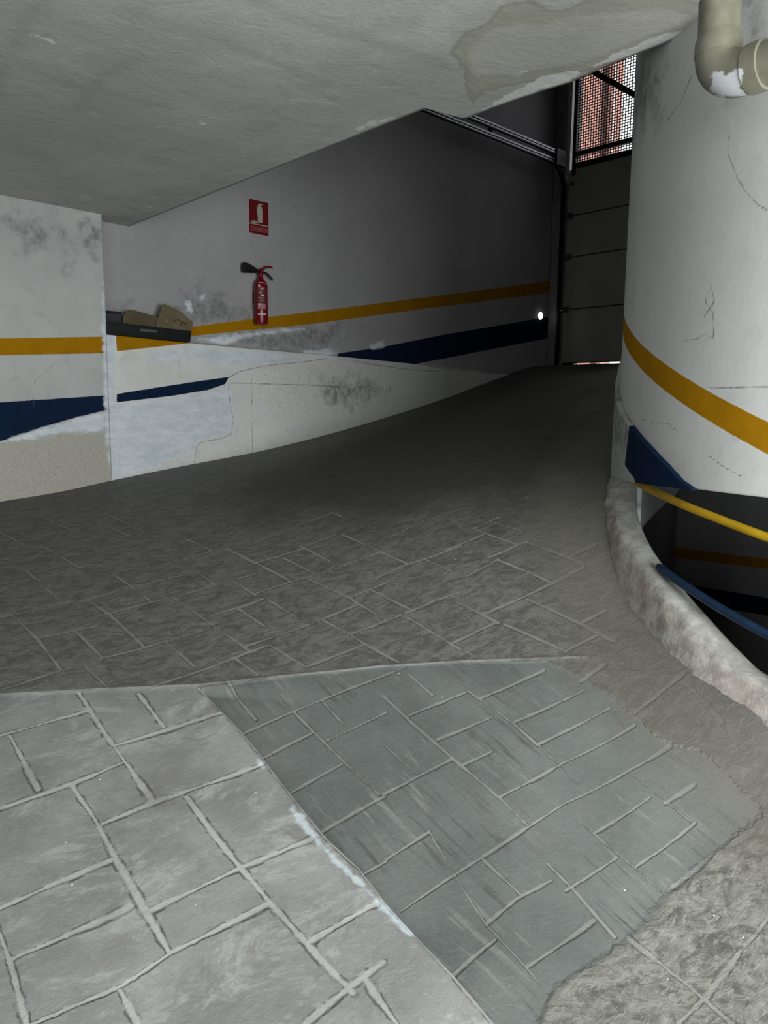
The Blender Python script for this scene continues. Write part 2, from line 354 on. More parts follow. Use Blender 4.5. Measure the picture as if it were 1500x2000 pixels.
t = NT('stamped_concrete_floor')
a_j, a_B, a_C, a_D = t.attr('jd'), t.attr('rb'), t.attr('rc'), t.attr('rd')
nf, nm, nb, nz = t.noise(70, 5, .6), t.noise(16, 6, .62), t.noise(3.2, 5, .6), t.noise(220, 3, .6)
ed = t.math('MULTIPLY_ADD', nm, .05, -.025)
mB = t.ramp(t.math('ADD', a_B, t.math('MULTIPLY', t.math('ADD', ed, t.math('MULTIPLY_ADD', t.noise(5, 5, .7), .12, -.06)), t.math('MINIMUM', t.math('MULTIPLY', t.attr('bl_'), 2.2), .9))), -.006, .008)
mC = t.ramp(t.math('ADD', a_C, t.math('MULTIPLY', ed, .3)), -.02, .02)
mD = t.ramp(t.math('ADD', a_D, ed), -.02, .02)
slate = t.noise(17, 10, .76, (1.5, .8, 1, 15), .9)           # chipped slate stamp
slate2 = t.noise(48, 8, .78, (1.7, .7, 1, 35), .6)
streak = t.noise(9, 6, .65, (7, .16, 1, -50))                # tyre drag
streak2 = t.noise(8, 7, .7, (4.5, .28, 1, -50), .1)
colA = t.mix(t.ramp(slate, .40, .60), (.092, .089, .081), (.165, .161, .149))
colA = t.mix(t.ramp(slate2, .54, .66, 0, .65), colA, (.25, .245, .228))
far_shade = t.ramp(t.math('ADD', t.attr('fsh'), t.math('MULTIPLY_ADD', nb, .9, -.45)), -.35, .45)
colA = t.mix(t.math('MULTIPLY', far_shade, .85), colA, (.040, .038, .034))  # deep shade of the far ramp painted into the floor colour
colB = t.mix(t.ramp(nb, .3, .7), (.100, .112, .109), (.142, .153, .149))
colB = t.mix(t.math('MULTIPLY', t.ramp(streak, .52, .64, 0, .75), t.ramp(t.noise(2.2, 4), .48, .6)), colB, (.062, .060, .058))
colB = t.mix(t.math('MULTIPLY', t.ramp(streak2, .54, .62, 0, .7), t.ramp(t.noise(2.9, 4), .46, .58)), colB, (.21, .212, .203))
colB = t.mix(t.ramp(t.noise(3.4, 7, .75, (1.6, .8, 1, -50)), .5, .6, 0, .35), colB, (.115, .108, .105))
colB = t.mix(t.ramp(t.noise(26, 5, .7), .5, .8, 0, .3), colB, (.19, .20, .19))
colC = t.mix(t.ramp(nb, .32, .68), (.205, .201, .199), (.275, .277, .270))
colC = t.mix(t.ramp(t.noise(6, 9, .78, (1.6, .8, 1, 30), .6), .50, .62, 0, .6), colC, (.39, .405, .395))
colC = t.mix(t.ramp(t.noise(9, 8, .75, (1.4, .8, 1, -40), .8), .53, .66, 0, .5), colC, (.19, .182, .182))
colC = t.mix(t.ramp(t.noise(2.6, 6, .7, None, .8), .55, .72, 0, .45), colC, (.15, .142, .14))
colC = t.mix(t.ramp(t.noise(55, 6, .75), .56, .74, 0, .4), colC, (.42, .42, .41))
colD = t.mix(t.ramp(slate, .38, .60), (.085, .082, .070), (.215, .208, .185))
colD = t.mix(t.ramp(slate2, .50, .60, 0, .7), colD, (.29, .28, .25))
c = t.mix(mC, colA, colC); c = t.mix(mD, c, colD); c = t.mix(mB, c, colB)
wide = t.ramp(t.noise(5, 3), .35, .65, .55, 1.5)
jn = t.math('DIVIDE', t.math('ADD', a_j, t.math('MULTIPLY_ADD', t.noise(38, 4, .7), .008, -.004)), wide)
jl = t.ramp(jn, .0022, .0048, 1, 0)
jcol = t.mix(mC, t.mix(mB, (.25, .245, .23), (.235, .235, .222)), (.43, .425, .41))
c = t.mix(t.math('MULTIPLY', jl, t.ramp(nb, .30, .6, .35, .9)), c, jcol)
je = t.math('MULTIPLY', t.ramp(jn, .004, .006), t.ramp(jn, .0065, .0095, 1, 0))
c = t.mix(t.math('MULTIPLY', je, t.ramp(t.noise(24, 4), .42, .56, 0, .85)), c, (.075, .072, .068))
# dust, grit, white chips
c = t.mix(t.ramp(nz, .62, .75, 0, .35), c, (.45, .45, .43))
sp = t.math('MULTIPLY', t.ramp(t.voro(11), .022, .032, 1, 0), t.ramp(t.noise(1.7, 2), .5, .55))
c = t.mix(sp, c, (.75, .75, .74))
# dusty strip along the kerb, pale paint wiped on the step edge
c = t.mix(t.math('MULTIPLY', t.ramp(t.math('ADD', t.attr('kd'), t.math('MULTIPLY_ADD', nb, .3, -.15)), .18, .5, 1, 0), .7), c, (.125, .118, .10))
pw = t.ramp(t.math('ADD', t.attr('pw'), t.math('MULTIPLY_ADD', nm, .06, -.03)), .0, .014, 1, 0)
c = t.mix(t.math('MULTIPLY', pw, .75), c, (.52, .58, .62))
c = t.mix(t.math('MULTIPLY', t.ramp(t.attr('cr'), .003, .007, .6, 0), t.ramp(nm, .35, .55, .3, 1)), c, (.36, .355, .33))
rough_amt = t.math('SUBTRACT', 1., t.math('MULTIPLY', t.math('MAXIMUM', mB, mC), .80))
rough_amt = t.math('MAXIMUM', rough_amt, mD)
hh = t.math('MULTIPLY', t.math('ADD', slate, t.math('MULTIPLY', slate2, .35)), rough_amt); hh = t.math('MULTIPLY', hh, 1.0)
hh = t.math('ADD', hh, t.math('MULTIPLY', nm, .28)); hh = t.math('ADD', hh, t.math('MULTIPLY', nf, .10))
hh = t.math('SUBTRACT', hh, t.math('MULTIPLY', t.ramp(jn, .002, .008, 1, 0), .22))
t.bump(hh, .55, .018)
m_floor = t.fin(c, .62, 0, .35)
fsh = sdf(PXY, [tuple(fl(x, y)[:2]) for x, y in [(560, 905), (420, 960), (480, 1010), (700, 1030), (950, 1010), (1160, 1040), (1195, 960), (1200, 800), (1200, 730), (1000, 745), (800, 815)]])  # outline of the painted far-ramp shade
pwl = dline(PXY, [tuple(fl(x, y)[:2]) for x, y in [(505, 1485), (515, 1500)]])
pwl = np.minimum(pwl, dline(PXY, [tuple(fl(x, y)[:2]) for x, y in [(570, 1580), (606, 1625), (655, 1680), (700, 1722), (755, 1778), (800, 1820)]]))
kd = np.hypot(XX-CC[0], YY-CC[1])-1.38
o = mesh_np('floor', V, q, m_floor, {'jd': jd[used], 'rb': sB[used], 'rc': sC[used], 'rd': sDd[used], 'kd': kd[used], 'pw': pwl[used], 'cr': dCr[used], 'fsh': fsh[used], 'bl_': np.minimum(dBl, dCr)[used]}, True)
tag(o, kind='structure')

# ------------------------------------------------------------------ walls
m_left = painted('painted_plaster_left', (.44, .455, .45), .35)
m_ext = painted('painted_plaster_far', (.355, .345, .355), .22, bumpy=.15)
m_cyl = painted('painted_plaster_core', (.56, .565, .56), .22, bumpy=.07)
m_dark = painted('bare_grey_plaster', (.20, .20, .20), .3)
sCorner = sL(209, 680)[0]
L = lambda l: [sL(x, y) for x, y in l]
E_ = lambda l: [sE(x, y) for x, y in l]
specL = [('or', L([(-700, 672), (0, 661), (120, 659), (203, 657.5), (203, 690), (100, 692), (0, 694), (-700, 706)])),
         ('bl', L([(-700, 830), (0, 786), (210, 772), (210, 800), (150, 815), (90, 832), (50, 846), (0, 862), (-700, 960)])),
         ('wh', L([(207, 480), (212, 480), (214, 760), (216, 900), (220, 950), (206, 860), (202, 760), (200, 660), (201, 560)])),
         ('wh', L([(0, 862), (50, 848), (100, 832), (150, 818), (206, 805), (206, 842), (120, 846), (60, 856), (0, 866)])),
         ('rg', L([(-700, 965), (0, 866), (100, 852), (216, 846), (222, 960), (0, 1000), (-700, 1200)])),
         ('gr', L([(130, 500), (170, 430), (205, 430), (205, 480), (180, 490), (150, 470), (60, 480), (10, 440), (60, 430), (120, 470)])),
         ('ck', L([(65, 800), (67, 745), (95, 720), (110, 705)])), ('ck', L([(0, 985), (110, 965), (170, 950), (220, 941)]))]
def zfl(P0, d): return lambda s: float(H((P0+d*s)[0], (P0+d*s)[1])[0])-.12
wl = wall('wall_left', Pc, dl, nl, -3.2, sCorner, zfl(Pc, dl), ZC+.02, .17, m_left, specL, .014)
wall('wall_left_rear', Pc, dl, nl, -11., -3.2, -.8, ZC+.02, .17, m_left, (), .4)
# low parapet continuing the wall line up the ramp
parL = L([(212, 654), (380, 671), (500, 682), (640, 694), (800, 710), (990, 731), (1010, 736)])
ptop = lambda s: float(np.interp(s, [a for a, b in parL], [b for a, b in parL]))
specP = [('or', L([(226, 640), (400, 640), (382, 668), (345, 673), (228, 686)])),
         ('bl', L([(228, 769.5), (300, 758), (370, 747), (447, 736), (440, 750), (405, 762), (330, 774), (228, 786)])),
         ('wh', L([(200, 640), (216, 640), (224, 662), (226, 760), (229, 900), (230, 1000), (200, 1000)])),
         ('wh', L([(226, 790), (330, 778), (405, 766), (450, 752), (458, 800), (455, 846), (385, 862), (380, 880), (300, 915), (230, 935)])),
         ('wh', L([(270, 700), (330, 682), (400, 680), (520, 690), (600, 700), (520, 712), (440, 715), (380, 700), (300, 706)])),
         ('rg', L([(470, 735), (620, 705), (900, 726), (980, 731), (860, 775), (700, 825), (600, 850), (520, 800)])),
         ('gr', L([(620, 740), (700, 735), (760, 760), (700, 790), (640, 790)])), ('gr', L([(270, 890), (330, 850), (340, 865), (290, 900)])),
         ('ck', L([(445, 738), (450, 790), (456, 820), (452, 848), (435, 856), (392, 864), (383, 875), (380, 906)])),
         ('ck', L([(492, 735), (493, 770), (491, 800), (494, 884)])), ('ck', L([(445, 738), (470, 725), (520, 714), (600, 706), (640, 700)])),
         ('ck', L([(690, 704), (730, 712), (800, 722), (860, 726)])), ('ck', L([(840, 716), (920, 726), (990, 730)])), ('ck', L([(450, 748), (600, 752), (680, 756)]))]
m_par = painted('painted_plaster_parapet', (.68, .69, .68), .3, (.66, .67, .63), .45)
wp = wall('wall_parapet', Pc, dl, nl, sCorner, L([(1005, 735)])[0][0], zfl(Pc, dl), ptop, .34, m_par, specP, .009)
zf_e = lambda s: float(H((Pe+de*s)[0], (Pe+de*s)[1])[0])-.2
specE = [('or', E_([(200, 660), (384, 637), (496, 622.5), (600, 610), (830, 581), (1075, 549), (1075, 572), (830, 603), (600, 634), (467, 646.5), (384, 655.5), (200, 680)])),
         ('bl', E_([(655, 694), (662, 690), (740, 679), (866, 654), (960, 638), (1075, 618), (1075, 660), (960, 682), (890, 696), (806, 712), (700, 715)])),
         ('gr', E_([(340, 612), (352, 590), (395, 578), (425, 582), (450, 602), (480, 596), (494, 612), (492, 628), (420, 636), (380, 640), (365, 625)])),
         ('gr', E_([(214, 600), (240, 598), (240, 615), (214, 615)])),
         ('wh', E_([(392, 575), (402, 575), (402, 584), (392, 586)])), ('wh', E_([(362, 588), (374, 588), (376, 612), (364, 606)])),
         ('gr', E_([(455, 655), (540, 648), (620, 640), (665, 645), (660, 675), (600, 690), (520, 680), (460, 672)])),
         ('wh', E_([(385, 660), (450, 655), (560, 640), (600, 645), (500, 655), (440, 672), (390, 668)])), ('wh', E_([(590, 685), (640, 680), (670, 690), (600, 700)])),
         ('wh', E_([(720, 672), (750, 666), (752, 680), (725, 684)])),
         ('ck', E_([(697, 342), (697.5, 344)]))]
sEnd = (Pd-Pe)@de
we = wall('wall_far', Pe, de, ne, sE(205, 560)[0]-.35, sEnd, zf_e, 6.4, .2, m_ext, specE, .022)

# ------------------------------------------------------------------ helical core wall and its banded plinth
cyl_top = [(theta(on_cyl(x, y)), on_cyl(x, y)[2]) for x, y in [(1230, 646.8), (1270, 685), (1360, 746.9), (1499.5, 828)]]
cyl_bot = [(theta(on_cyl(x, y)), on_cyl(x, y)[2]) for x, y in [(1230, 694), (1270, 736.8), (1360, 799.8), (1495, 890)]]
pt_, pb_ = np.polyfit(*zip(*cyl_top), 1), np.polyfit(*zip(*cyl_bot), 1)
def arc(z0, z1, t0, t1, rr, mat, name, spec=None, dth=.75, dz=.03, inner=.13, zlo_f=None, zhi_f=None, kind='structure', dense=None):
    nt = int((t1-t0)/dth)+2; nz_ = int(abs((z1 or 0)-(z0 or 0))/dz)+3 if zlo_f is None else 22
    T = np.linspace(t0, t1, nt); K = np.linspace(0, 1, nz_)
    if dense:
        ta, tb, za, zb_2 = dense; T = np.concatenate([np.linspace(t0, ta, 40)[:-1], np.linspace(ta, tb, int((tb-ta)/.32)), np.linspace(tb, t1, 40)[1:]])
        K = (np.concatenate([np.linspace(z0, za, 3)[:-1] if za > z0 else [], np.linspace(max(za, z0), zb_2, int((zb_2-za)/.009)), np.linspace(zb_2, z1, 60)[1:]])-z0)/(z1-z0); nt, nz_ = len(T), len(K)
    TT = np.repeat(T, nz_); KK = np.tile(K, nt)
    lo = np.array([zlo_f(x) for x in TT]) if zlo_f else z0; hi = np.array([zhi_f(x) for x in TT]) if zhi_f else z1
    Zs = lo+(hi-lo)*KK; r = np.radians(TT)
    V = np.stack([CC[0]+rr*np.cos(r), CC[1]+rr*np.sin(r), Zs], 1)
    at = fields(np.stack([r*RC, Zs], 1), spec or ())
    idx = np.arange(nt*nz_).reshape(nt, nz_)
    q = np.stack([idx[:-1, :-1], idx[:-1, 1:], idx[1:, 1:], idx[1:, :-1]], -1).reshape(-1, 4)
    V2 = V.copy(); V2[:, 0] = CC[0]+(rr-inner)*np.cos(r); V2[:, 1] = CC[1]+(rr-inner)*np.sin(r); b = len(V)
    q2 = q[:, ::-1]+b; ex = []
    for i in range(nt-1):
        ex.append([idx[i, 0], idx[i+1, 0], idx[i+1, 0]+b, idx[i, 0]+b]); ex.append([idx[i, -1]+b, idx[i+1, -1]+b, idx[i+1, -1], idx[i, -1]])
    for j in range(nz_-1):
        ex.append([idx[0, j], idx[0, j]+b, idx[0, j+1]+b, idx[0, j+1]]); ex.append([idx[-1, j+1], idx[-1, j+1]+b, idx[-1, j]+b, idx[-1, j]])
    o = mesh_np(name, np.vstack([V, V2]), np.vstack([q, q2, np.array(ex)]), mat, {k: np.concatenate([v, v]) for k, v in at.items()})
    return tag(o, kind=kind) if kind else o
def Cc(l, rr=RC):
    out = []
    for x, y in l:
        p = on_cyl(x, y, rr); out.append((math.radians(theta(p))*RC, p[2]))
    return out
hel = lambda p, t: (math.radians(t)*RC, float(np.polyval(p, t)))
cr = lambda l: Cc([(1180+x/4.444, 550+y/4.444) for x, y in l])
specC = [('or', [hel(pt_, 60), hel(pt_, 300), hel(pb_, 300), hel(pb_, 60)]),
         ('ck', cr([(880, 120), (885, 190), (945, 265), (950, 380), (955, 530)])), ('ck', cr([(680, 520), (790, 505), (850, 475), (950, 475)])), ('ck', cr([(890, 915), (1100, 925), (1290, 910), (1420, 915)])),
         ('ck', cr([(300, 1190), (400, 1220), (540, 1225), (640, 1300)])), ('ck', cr([(910, 1510), (1010, 1590), (1190, 1690)])), ('ck', Cc([(1425, 262), (1422, 300), (1440, 345), (1455, 372), (1480, 400), (1498, 410)])),
         ('ck', Cc([(1390, 560), (1395, 590), (1375, 620)])), ('ck', Cc([(1445, 30), (1445, 120), (1444, 170)])), ('ck', Cc([(1300, 240), (1330, 200), (1350, 150), (1385, 120)])),
         ('gr', Cc([(1447, 20), (1500, 10), (1500, 110), (1447, 150)])), ('gr', Cc([(1238, 130), (1300, 110), (1290, 200), (1240, 260)])),
         ('wh', Cc([(1424, 228), (1432, 228), (1432, 245), (1424, 245)]))]
wc = arc(1.322, 6.4, 70, 290, RC, m_cyl, 'wall_core', specC, dense=(158, 216, 1.322, 3.1))
# plinth band: its top edge is the helical groove seen at the core's foot
band = [(theta(on_cyl(x, y, 1.367)), on_cyl(x, y, 1.367)[2]) for x, y in [(1213, 806), (1233, 836), (1270, 878), (1299, 908), (1326, 938)]]
bt = sorted(band); bt += [(bt[-1][0]+3, 1.322)]; th0 = bt[-1][0]
bt = [(140, 2.1)]+[(158, 1.76)]+bt
bfn = lambda t: max(float(np.interp(t, *zip(*bt))), 1.322)
C2 = lambda l: Cc(l, 1.365)
specQ = [('bl', C2([(1231, 825), (1290, 880), (1380, 960), (1320, 975), (1245, 950), (1238, 932), (1221, 908)])),
         ('gr', C2([(1190, 740), (1236, 830), (1222, 900), (1206, 865), (1190, 800)])), ]
m_band = painted('painted_plinth_render', (.42, .43, .43), .3)
wb = arc(None, None, 120, th0, 1.367, m_band, 'trim_core_foot', specQ, .5, .02, .03, lambda t: float(np.interp(t, (160, 197), (1.288, 1.318))), bfn)

tag(arc(-1.2, 1.31, 221, 300, RC-.005, m_cyl, 'core_light_blocker', (), 2, .2), kind='structure')  # unseen wall piece added to block light from entering the shaft
# kerb round the open shaft
mk = NT('rough_kerb_concrete')
n2 = mk.noise(14, 6, .65); n3 = mk.noise(60, 5, .6)
c = mk.mix(mk.ramp(n2, .35, .7), (.25, .245, .225), (.40, .395, .37))
side = mk.ramp(mk.math('ADD', mk.attr('sd'), mk.math('MULTIPLY_ADD', n2, .8, -.4)), .42, .62)
c2 = mk.mix(mk.ramp(mk.noise(18, 7, .7), .38, .62), (.235, .215, .20), (.37, .35, .325))
c2 = mk.mix(mk.ramp(mk.noise(4, 4), .5, .65, 0, .3), c2, (.30, .23, .21))
c = mk.mix(side, c, c2)
mk.bump(mk.math('ADD', n2, mk.math('MULTIPLY', n3, .5)), .25, .02); m_kerb = mk.fin(c, .8, 0, .2)
Vs, sd, prof = [], [], 12
T = np.arange(112, 262, .8)
for tt in T:
    r = math.radians(tt); zf, zt = foot(tt), topz(tt)
    zt = max(zt, zf+.012)
    pr = [(1.42, zf-.12, 1), (1.395, zf-.02, 1), (1.375, zf+(zt-zf)*.35, 1), (1.362, zf+(zt-zf)*.72, .8), (1.345, zf+(zt-zf)*.93, .4), (1.325, zt, 0), (1.30, zt+.002, 0), (1.268, zt, 0), (1.252, zt-.008, 0), (1.245, zt-.03, 0), (1.243, zt-.30, 0), (1.33, zt-.34, 0)]
    for k, (rr, z, sv) in enumerate(pr):
        if k < 5:
            w = .35*math.sin(tt*.31+k)+.4*math.sin(tt*1.13+2*k)+.3*math.sin(tt*2.7+k*1.7); rr += .007*w; z += .004*w*(k > 0)
        Vs.append((CC[0]+rr*math.cos(r), CC[1]+rr*math.sin(r), z)); sd.append(sv)
n = len(T); fs = []
for i in range(n-1):
    for k in range(prof): fs.append([i*prof+k, i*prof+(k+1) % prof, (i+1)*prof+(k+1) % prof, (i+1)*prof+k])
o = mesh_np('trim_shaft_kerb', np.array(Vs), np.array(fs), m_kerb, {'sd': np.array(sd)}, True); tag(o, kind='structure')

# painted pipe rails crossing the shaft opening
def rail_path(lst, rr, ext):
    q = [(theta(on_cyl(x, y, rr)), on_cyl(x, y, rr)[2]) for x, y in lst]; q.sort(); p = np.polyfit([a for a, b in q], [b for a, b in q], 2 if len(q) > 3 else 1)
    return q, p
m_yel = plain('yellow_pipe_paint', (.44, .27, .010), .4, 0, .25, 12); m_bl = plain('blue_pipe_paint', (.009, .026, .062), .4, 0, .35, 14)
m_steel = plain('dull_bracket_steel', (.16, .16, .16), .5, .6, .3, 20)
for nm_, lst, mat, lab, zend, r_, c_ in (
    ('guard_rail', [(1252, 946), (1300, 970), (1400, 1012), (1500, 1050)], m_yel, 'curved yellow painted pipe rail just under the white curved wall', .0, .0155, 1.30),
    ('guard_rail', [(1286, 1106), (1350, 1152), (1420, 1196), (1500, 1240)], m_bl, 'curved blue painted pipe rail rising out of the pale kerb', .0, .0165, 1.30)):
    q, _ = rail_path(lst, c_, 0)
    ts = [a for a, b in q]; zs = [b for a, b in q]; sl = (zs[-1]-zs[0])/(ts[-1]-ts[0])
    ts = ts+[ts[-1]+20, ts[-1]+40]; zs = zs+[zs[-1]+sl*20, zs[-1]+sl*40]
    if nm_ and mat is m_yel: ts = [ts[0]-8]+ts; zs = [zs[0]+.012]+zs
    TT = np.arange(ts[0], ts[-1], 1.5); P_ = [(CC[0]+c_*math.cos(math.radians(a)), CC[1]+c_*math.sin(math.radians(a)), float(np.interp(a, ts, zs))) for a in TT]
    e = empty('guard_rail', P_[0]); tag(e, lab, 'guard rail')
    b = MB(); b.tube(P_, [r_*.75]+[r_]*(len(P_)-1), 16); b.build('pipe', mat, e, True)
    for a in (ts[-1]-10,):
        z = float(np.interp(a, ts, zs)); r = math.radians(a); b = MB()
        b.tube([(CC[0]+c_*math.cos(r), CC[1]+c_*math.sin(r), z), (CC[0]+c_*math.cos(r), CC[1]+c_*math.sin(r), topz(a)-.01)] if z > topz(a) else [(CC[0]+c_*math.cos(r), CC[1]+c_*math.sin(r), z-.02), (CC[0]+c_*math.cos(r), CC[1]+c_*math.sin(r), z+.02)], .01, 10)
        b.build('support_post', m_steel, e, True)
    adopt(e)

# ------------------------------------------------------------------ concrete slab (ceiling) with free edge
zc = ZC
e0, e1 = on_z(250, 443, zc), on_z(836, 210, zc); dE = (e1-e0)/np.linalg.norm(e1-e0); dE[2] = 0
vE = np.array([dE[1], -dE[0], 0]);  vE = vE if vE@np.array([-1, -1, 0]) > 0 else -vE
def uv(p): return float((p-e0)@dE), float((p-e0)@vE)
edge_px = [(836, 210), (870, 222), (905, 234), (950, 216), (1010, 195), (1060, 178), (1110, 163), (1180, 132), (1270, 96), (1380, 52), (1500, 4)]
eu = [(-3., 0.), (0., 0.)]+[uv(on_z(x, y, zc)) for x, y in edge_px]
eu += [(eu[-1][0]+8, eu[-1][1]+8*(eu[-1][1]-eu[-4][1])/(eu[-1][0]-eu[-4][0]))]
v0 = lambda u: np.interp(u, [a for a, b in eu], [b for a, b in eu])
us = np.concatenate([np.linspace(-3, -.1, 30), np.linspace(-.08, 5.6, 330), np.linspace(5.7, 12, 30)])
vs_ = np.concatenate([np.linspace(0, 5., 230), np.linspace(5.2, 15, 20)])
UU = np.repeat(us, len(vs_)); VV = np.tile(vs_, len(us))+v0(UU)
PP = e0[None, :]+UU[:, None]*dE+VV[:, None]*vE; PP[:, 2] = zc
Zp = lambda l: [on_z(x, y, zc)[:2] for x, y in l]
P2 = PP[:, :2]
st = sdf(P2, Zp([(878, 95), (905, 72), (950, 48), (985, 10), (1035, 2), (1075, 22), (1110, 16), (1180, -12), (1300, -15), (1385, 12), (1388, 40), (1340, 62), (1270, 88), (1180, 125), (1100, 150), (1010, 165), (940, 180), (925, 205), (905, 160), (912, 135), (890, 112)]))
st2 = sdf(P2, Zp([(912, 120), (915, 85), (960, 60), (1010, 45), (1060, 50), (1100, 30), (1200, 20), (1300, 10), (1350, 30), (1330, 50), (1250, 80), (1150, 120), (1000, 150), (930, 150)]))
whc = np.full(len(P2), -1.)
for poly in ([(930, 222), (1010, 192), (1110, 160), (1150, 130), (1105, 140), (1060, 150), (990, 185)], [(1150, 135), (1270, 95), (1370, 55), (1300, 65), (1200, 105)],
             [(60, 68), (85, 75), (112, 88), (100, 74)], [(388, 235), (403, 240), (402, 245), (388, 239)], [(290, 401), (298, 403), (297, 406), (289, 404)], [(475, 296), (482, 296), (482, 300), (475, 300)],
             [(680, 262), (740, 240), (790, 225), (720, 236)], [(1000, 145), (1032, 136), (1015, 150)]):
    whc = np.maximum(whc, sdf(P2, Zp(poly)))
seam = np.full(len(P2), 9.)
for ln in ([(450, -20), (560, 30), (870, 126)], [(250, 20), (430, 80), (640, 165)], [(-80, 80), (30, 120), (120, 160), (330, 210)], [(90, -10), (40, 60), (-20, 200)], [(270, 110), (200, 150), (150, 215)]):
    seam = np.minimum(seam, dline(P2, Zp(ln)))
t = NT('concrete_soffit')
n1, n2, n3 = t.noise(1.1, 5, .6), t.noise(6, 7, .65, None, .6), t.noise(45, 4)
c = t.mix(t.ramp(n1, .35, .68), (.385, .388, .362), (.475, .477, .452)); c = t.mix(t.ramp(n2, .5, .75, 0, .5), c, (.31, .31, .285))
c = t.mix(t.ramp(n2, .3, .42, .35, 0), c, (.58, .58, .555))
c = t.mix(t.ramp(t.math('ADD', t.attr('seam'), t.math('MULTIPLY', n2, .05)), .0, .09, .4, 0), c, (.26, .26, .235))
wob = t.math('MULTIPLY_ADD', n2, .10, -.05); s1 = t.math('ADD', t.attr('st'), wob); s2 = t.math('ADD', t.attr('st2'), wob)
c = t.mix(t.ramp(s1, -.008, .008, 0, .55), c, (.32, .315, .25))
c = t.mix(t.ramp(s2, -.01, .03, 0, .85), c, (.455, .45, .42))
ring = t.math('MULTIPLY', t.ramp(s1, -.012, 0), t.ramp(s1, .0, .02, 1, 0)); c = t.mix(t.math('MULTIPLY', ring, .4), c, (.21, .205, .15))
wm = t.ramp(t.math('ADD', t.attr('wh'), t.math('MULTIPLY_ADD', t.noise(16, 6, .7), .09, -.045)), -.004, .006)
c = t.mix(t.math('MULTIPLY', wm, .85), c, (.68, .685, .66))
t.bump(t.math('ADD', n2, t.math('MULTIPLY', n3, .3)), .35, .015)
m_soff = t.fin(c, .8, 0, .2)
nU, nV = len(us), len(vs_); idx = np.arange(nU*nV).reshape(nU, nV)
q = np.stack([idx[:-1, :-1], idx[1:, :-1], idx[1:, 1:], idx[:-1, 1:]], -1).reshape(-1, 4)
# sagging, slightly wavy trowelled edge
PP[:, 2] += 0
rim = np.array([idx[i, 0] for i in range(nU)]); up = PP[rim].copy(); up[:, 2] += .02; b = len(PP)
ex = [[rim[i], b+i, b+i+1, rim[i+1]] for i in range(nU-1)]
A = lambda a: np.concatenate([a, a[rim]])
o = mesh_np('ceiling', np.vstack([PP, up]), np.vstack([q, np.array(ex)]), m_soff, {'st': A(st), 'st2': A(st2), 'wh': A(whc), 'seam': A(seam)}); tag(o, kind='structure')
m_edge_shade = plain('slab_edge_shade', (.035, .032, .032), .9)
b = MB(); off = -.022
cs = [e0+dE*u+vE*(float(v)+off) for u, v in eu]; cs += [e0+dE*12+vE*15, e0-dE*3+vE*15]
for p in cs: p[2] = ZC+.02
b.prism(cs, (0, 0, .33)); tag(b.build('ceiling_slab_core', m_edge_shade), kind='structure')  # near-black layer juts past the soffit to draw the gap shadow

# ------------------------------------------------------------------ garage door end wall
m_jamb = plain('grey_jamb_plaster', (.26, .26, .26), .8, 0, .25, 4, .2)
sJ = sD(1094, 600)[0]; sR = 3.15; zD = 2.165; zW = 4.50
def dbox(name, s0, s1, z0, z1, y0, y1, mat, parent=None, bevel=0):
    c_ = Pd+dd*(s0+s1)/2+de*(y0+y1)/2; c_[2] = (z0+z1)/2
    b = MB(); b.box(c_, dd*(s1-s0)/2, de*(y1-y0)/2, Z3*(z1-z0)/2); return b.build(name, mat, parent, False, bevel)
for nm_, a in (('wall_door_pier', (0, sJ, 1.9, 6.4, 0, .3)), ('wall_door_side', (sR, 9.5, 0, 6.4, 0, .3)), ('wall_door_lintel', (sJ, sR, 5.95, 6.4, 0, .3))):
    tag(dbox(nm_, *a, m_jamb), kind='structure')
tag(dbox('wall_door_pier_return', sJ-.02, sD(1103, 500)[0]+.05, 1.9, 4.46, .085, .3, m_jamb), kind='structure')
m_panel = NT('sectional_door_sheet'); nn = m_panel.noise(3, 4)
wv = m_panel.n.new('ShaderNodeTexWave'); wv.wave_type = 'BANDS'; wv.bands_direction = 'Z'; wv.inputs['Scale'].default_value = 7.5; m_panel.link(m_panel.pos, wv.inputs['Vector'])
m_panel.bump(m_panel.math('MULTIPLY', wv.outputs['Fac'], 1.), .06, .01); m_panel = m_panel.fin(m_panel.mix(m_panel.ramp(nn, .3, .7), (.32, .315, .29), (.38, .37, .345)), .5)
m_blackm = plain('black_steel', (.012, .011, .011), .45, .3, .3, 12); m_galv = plain('galvanised_steel', (.30, .30, .31), .3, .9, .3, 18); m_dsteel = plain('unlit_rail_steel', (.02, .02, .02), .5, .4, .3, 12)  # m_dsteel puts the track's unlit black into the colour
pD = Pd+dd*((sJ+sR)/2); pD[2] = zD; door = empty('door_1', pD); tag(door, kind='structure')
zj = [zD, 2.817, 3.442, 3.930, 4.475]; s0 = sD(1103, 500)[0]
for a, b_ in zip(zj[:-1], zj[1:]): dbox('door_panel', s0, sR-.02, a+.006, b_-.006, .03, .075, m_panel, door, .006)
dbox('bottom_seal', s0+.12, sR-.02, zD-.004, zD+.012, .035, .07, m_blackm, door); dbox('bottom_seal', s0, s0+.16, 2.12, zD+.006, .035, .07, m_blackm, door)
dbox('door_backing_seal', s0+.01, sR-.03, zD+.01, zj[-1]-.01, .04, .068, m_blackm, door)  # added backing sheet, stops daylight leaking through the panel joints
for z in zj[1:4]:
    h = MB(); c_ = Pd+dd*(s0+.045)+de*.02; c_[2] = z; h.box(c_, dd*.04, de*.012, Z3*.035); c2_ = c_-dd*.05; h.tube([c2_-dd*.035, c2_+dd*.03], .017, 12)
    h.build('hinge', m_galv, door)
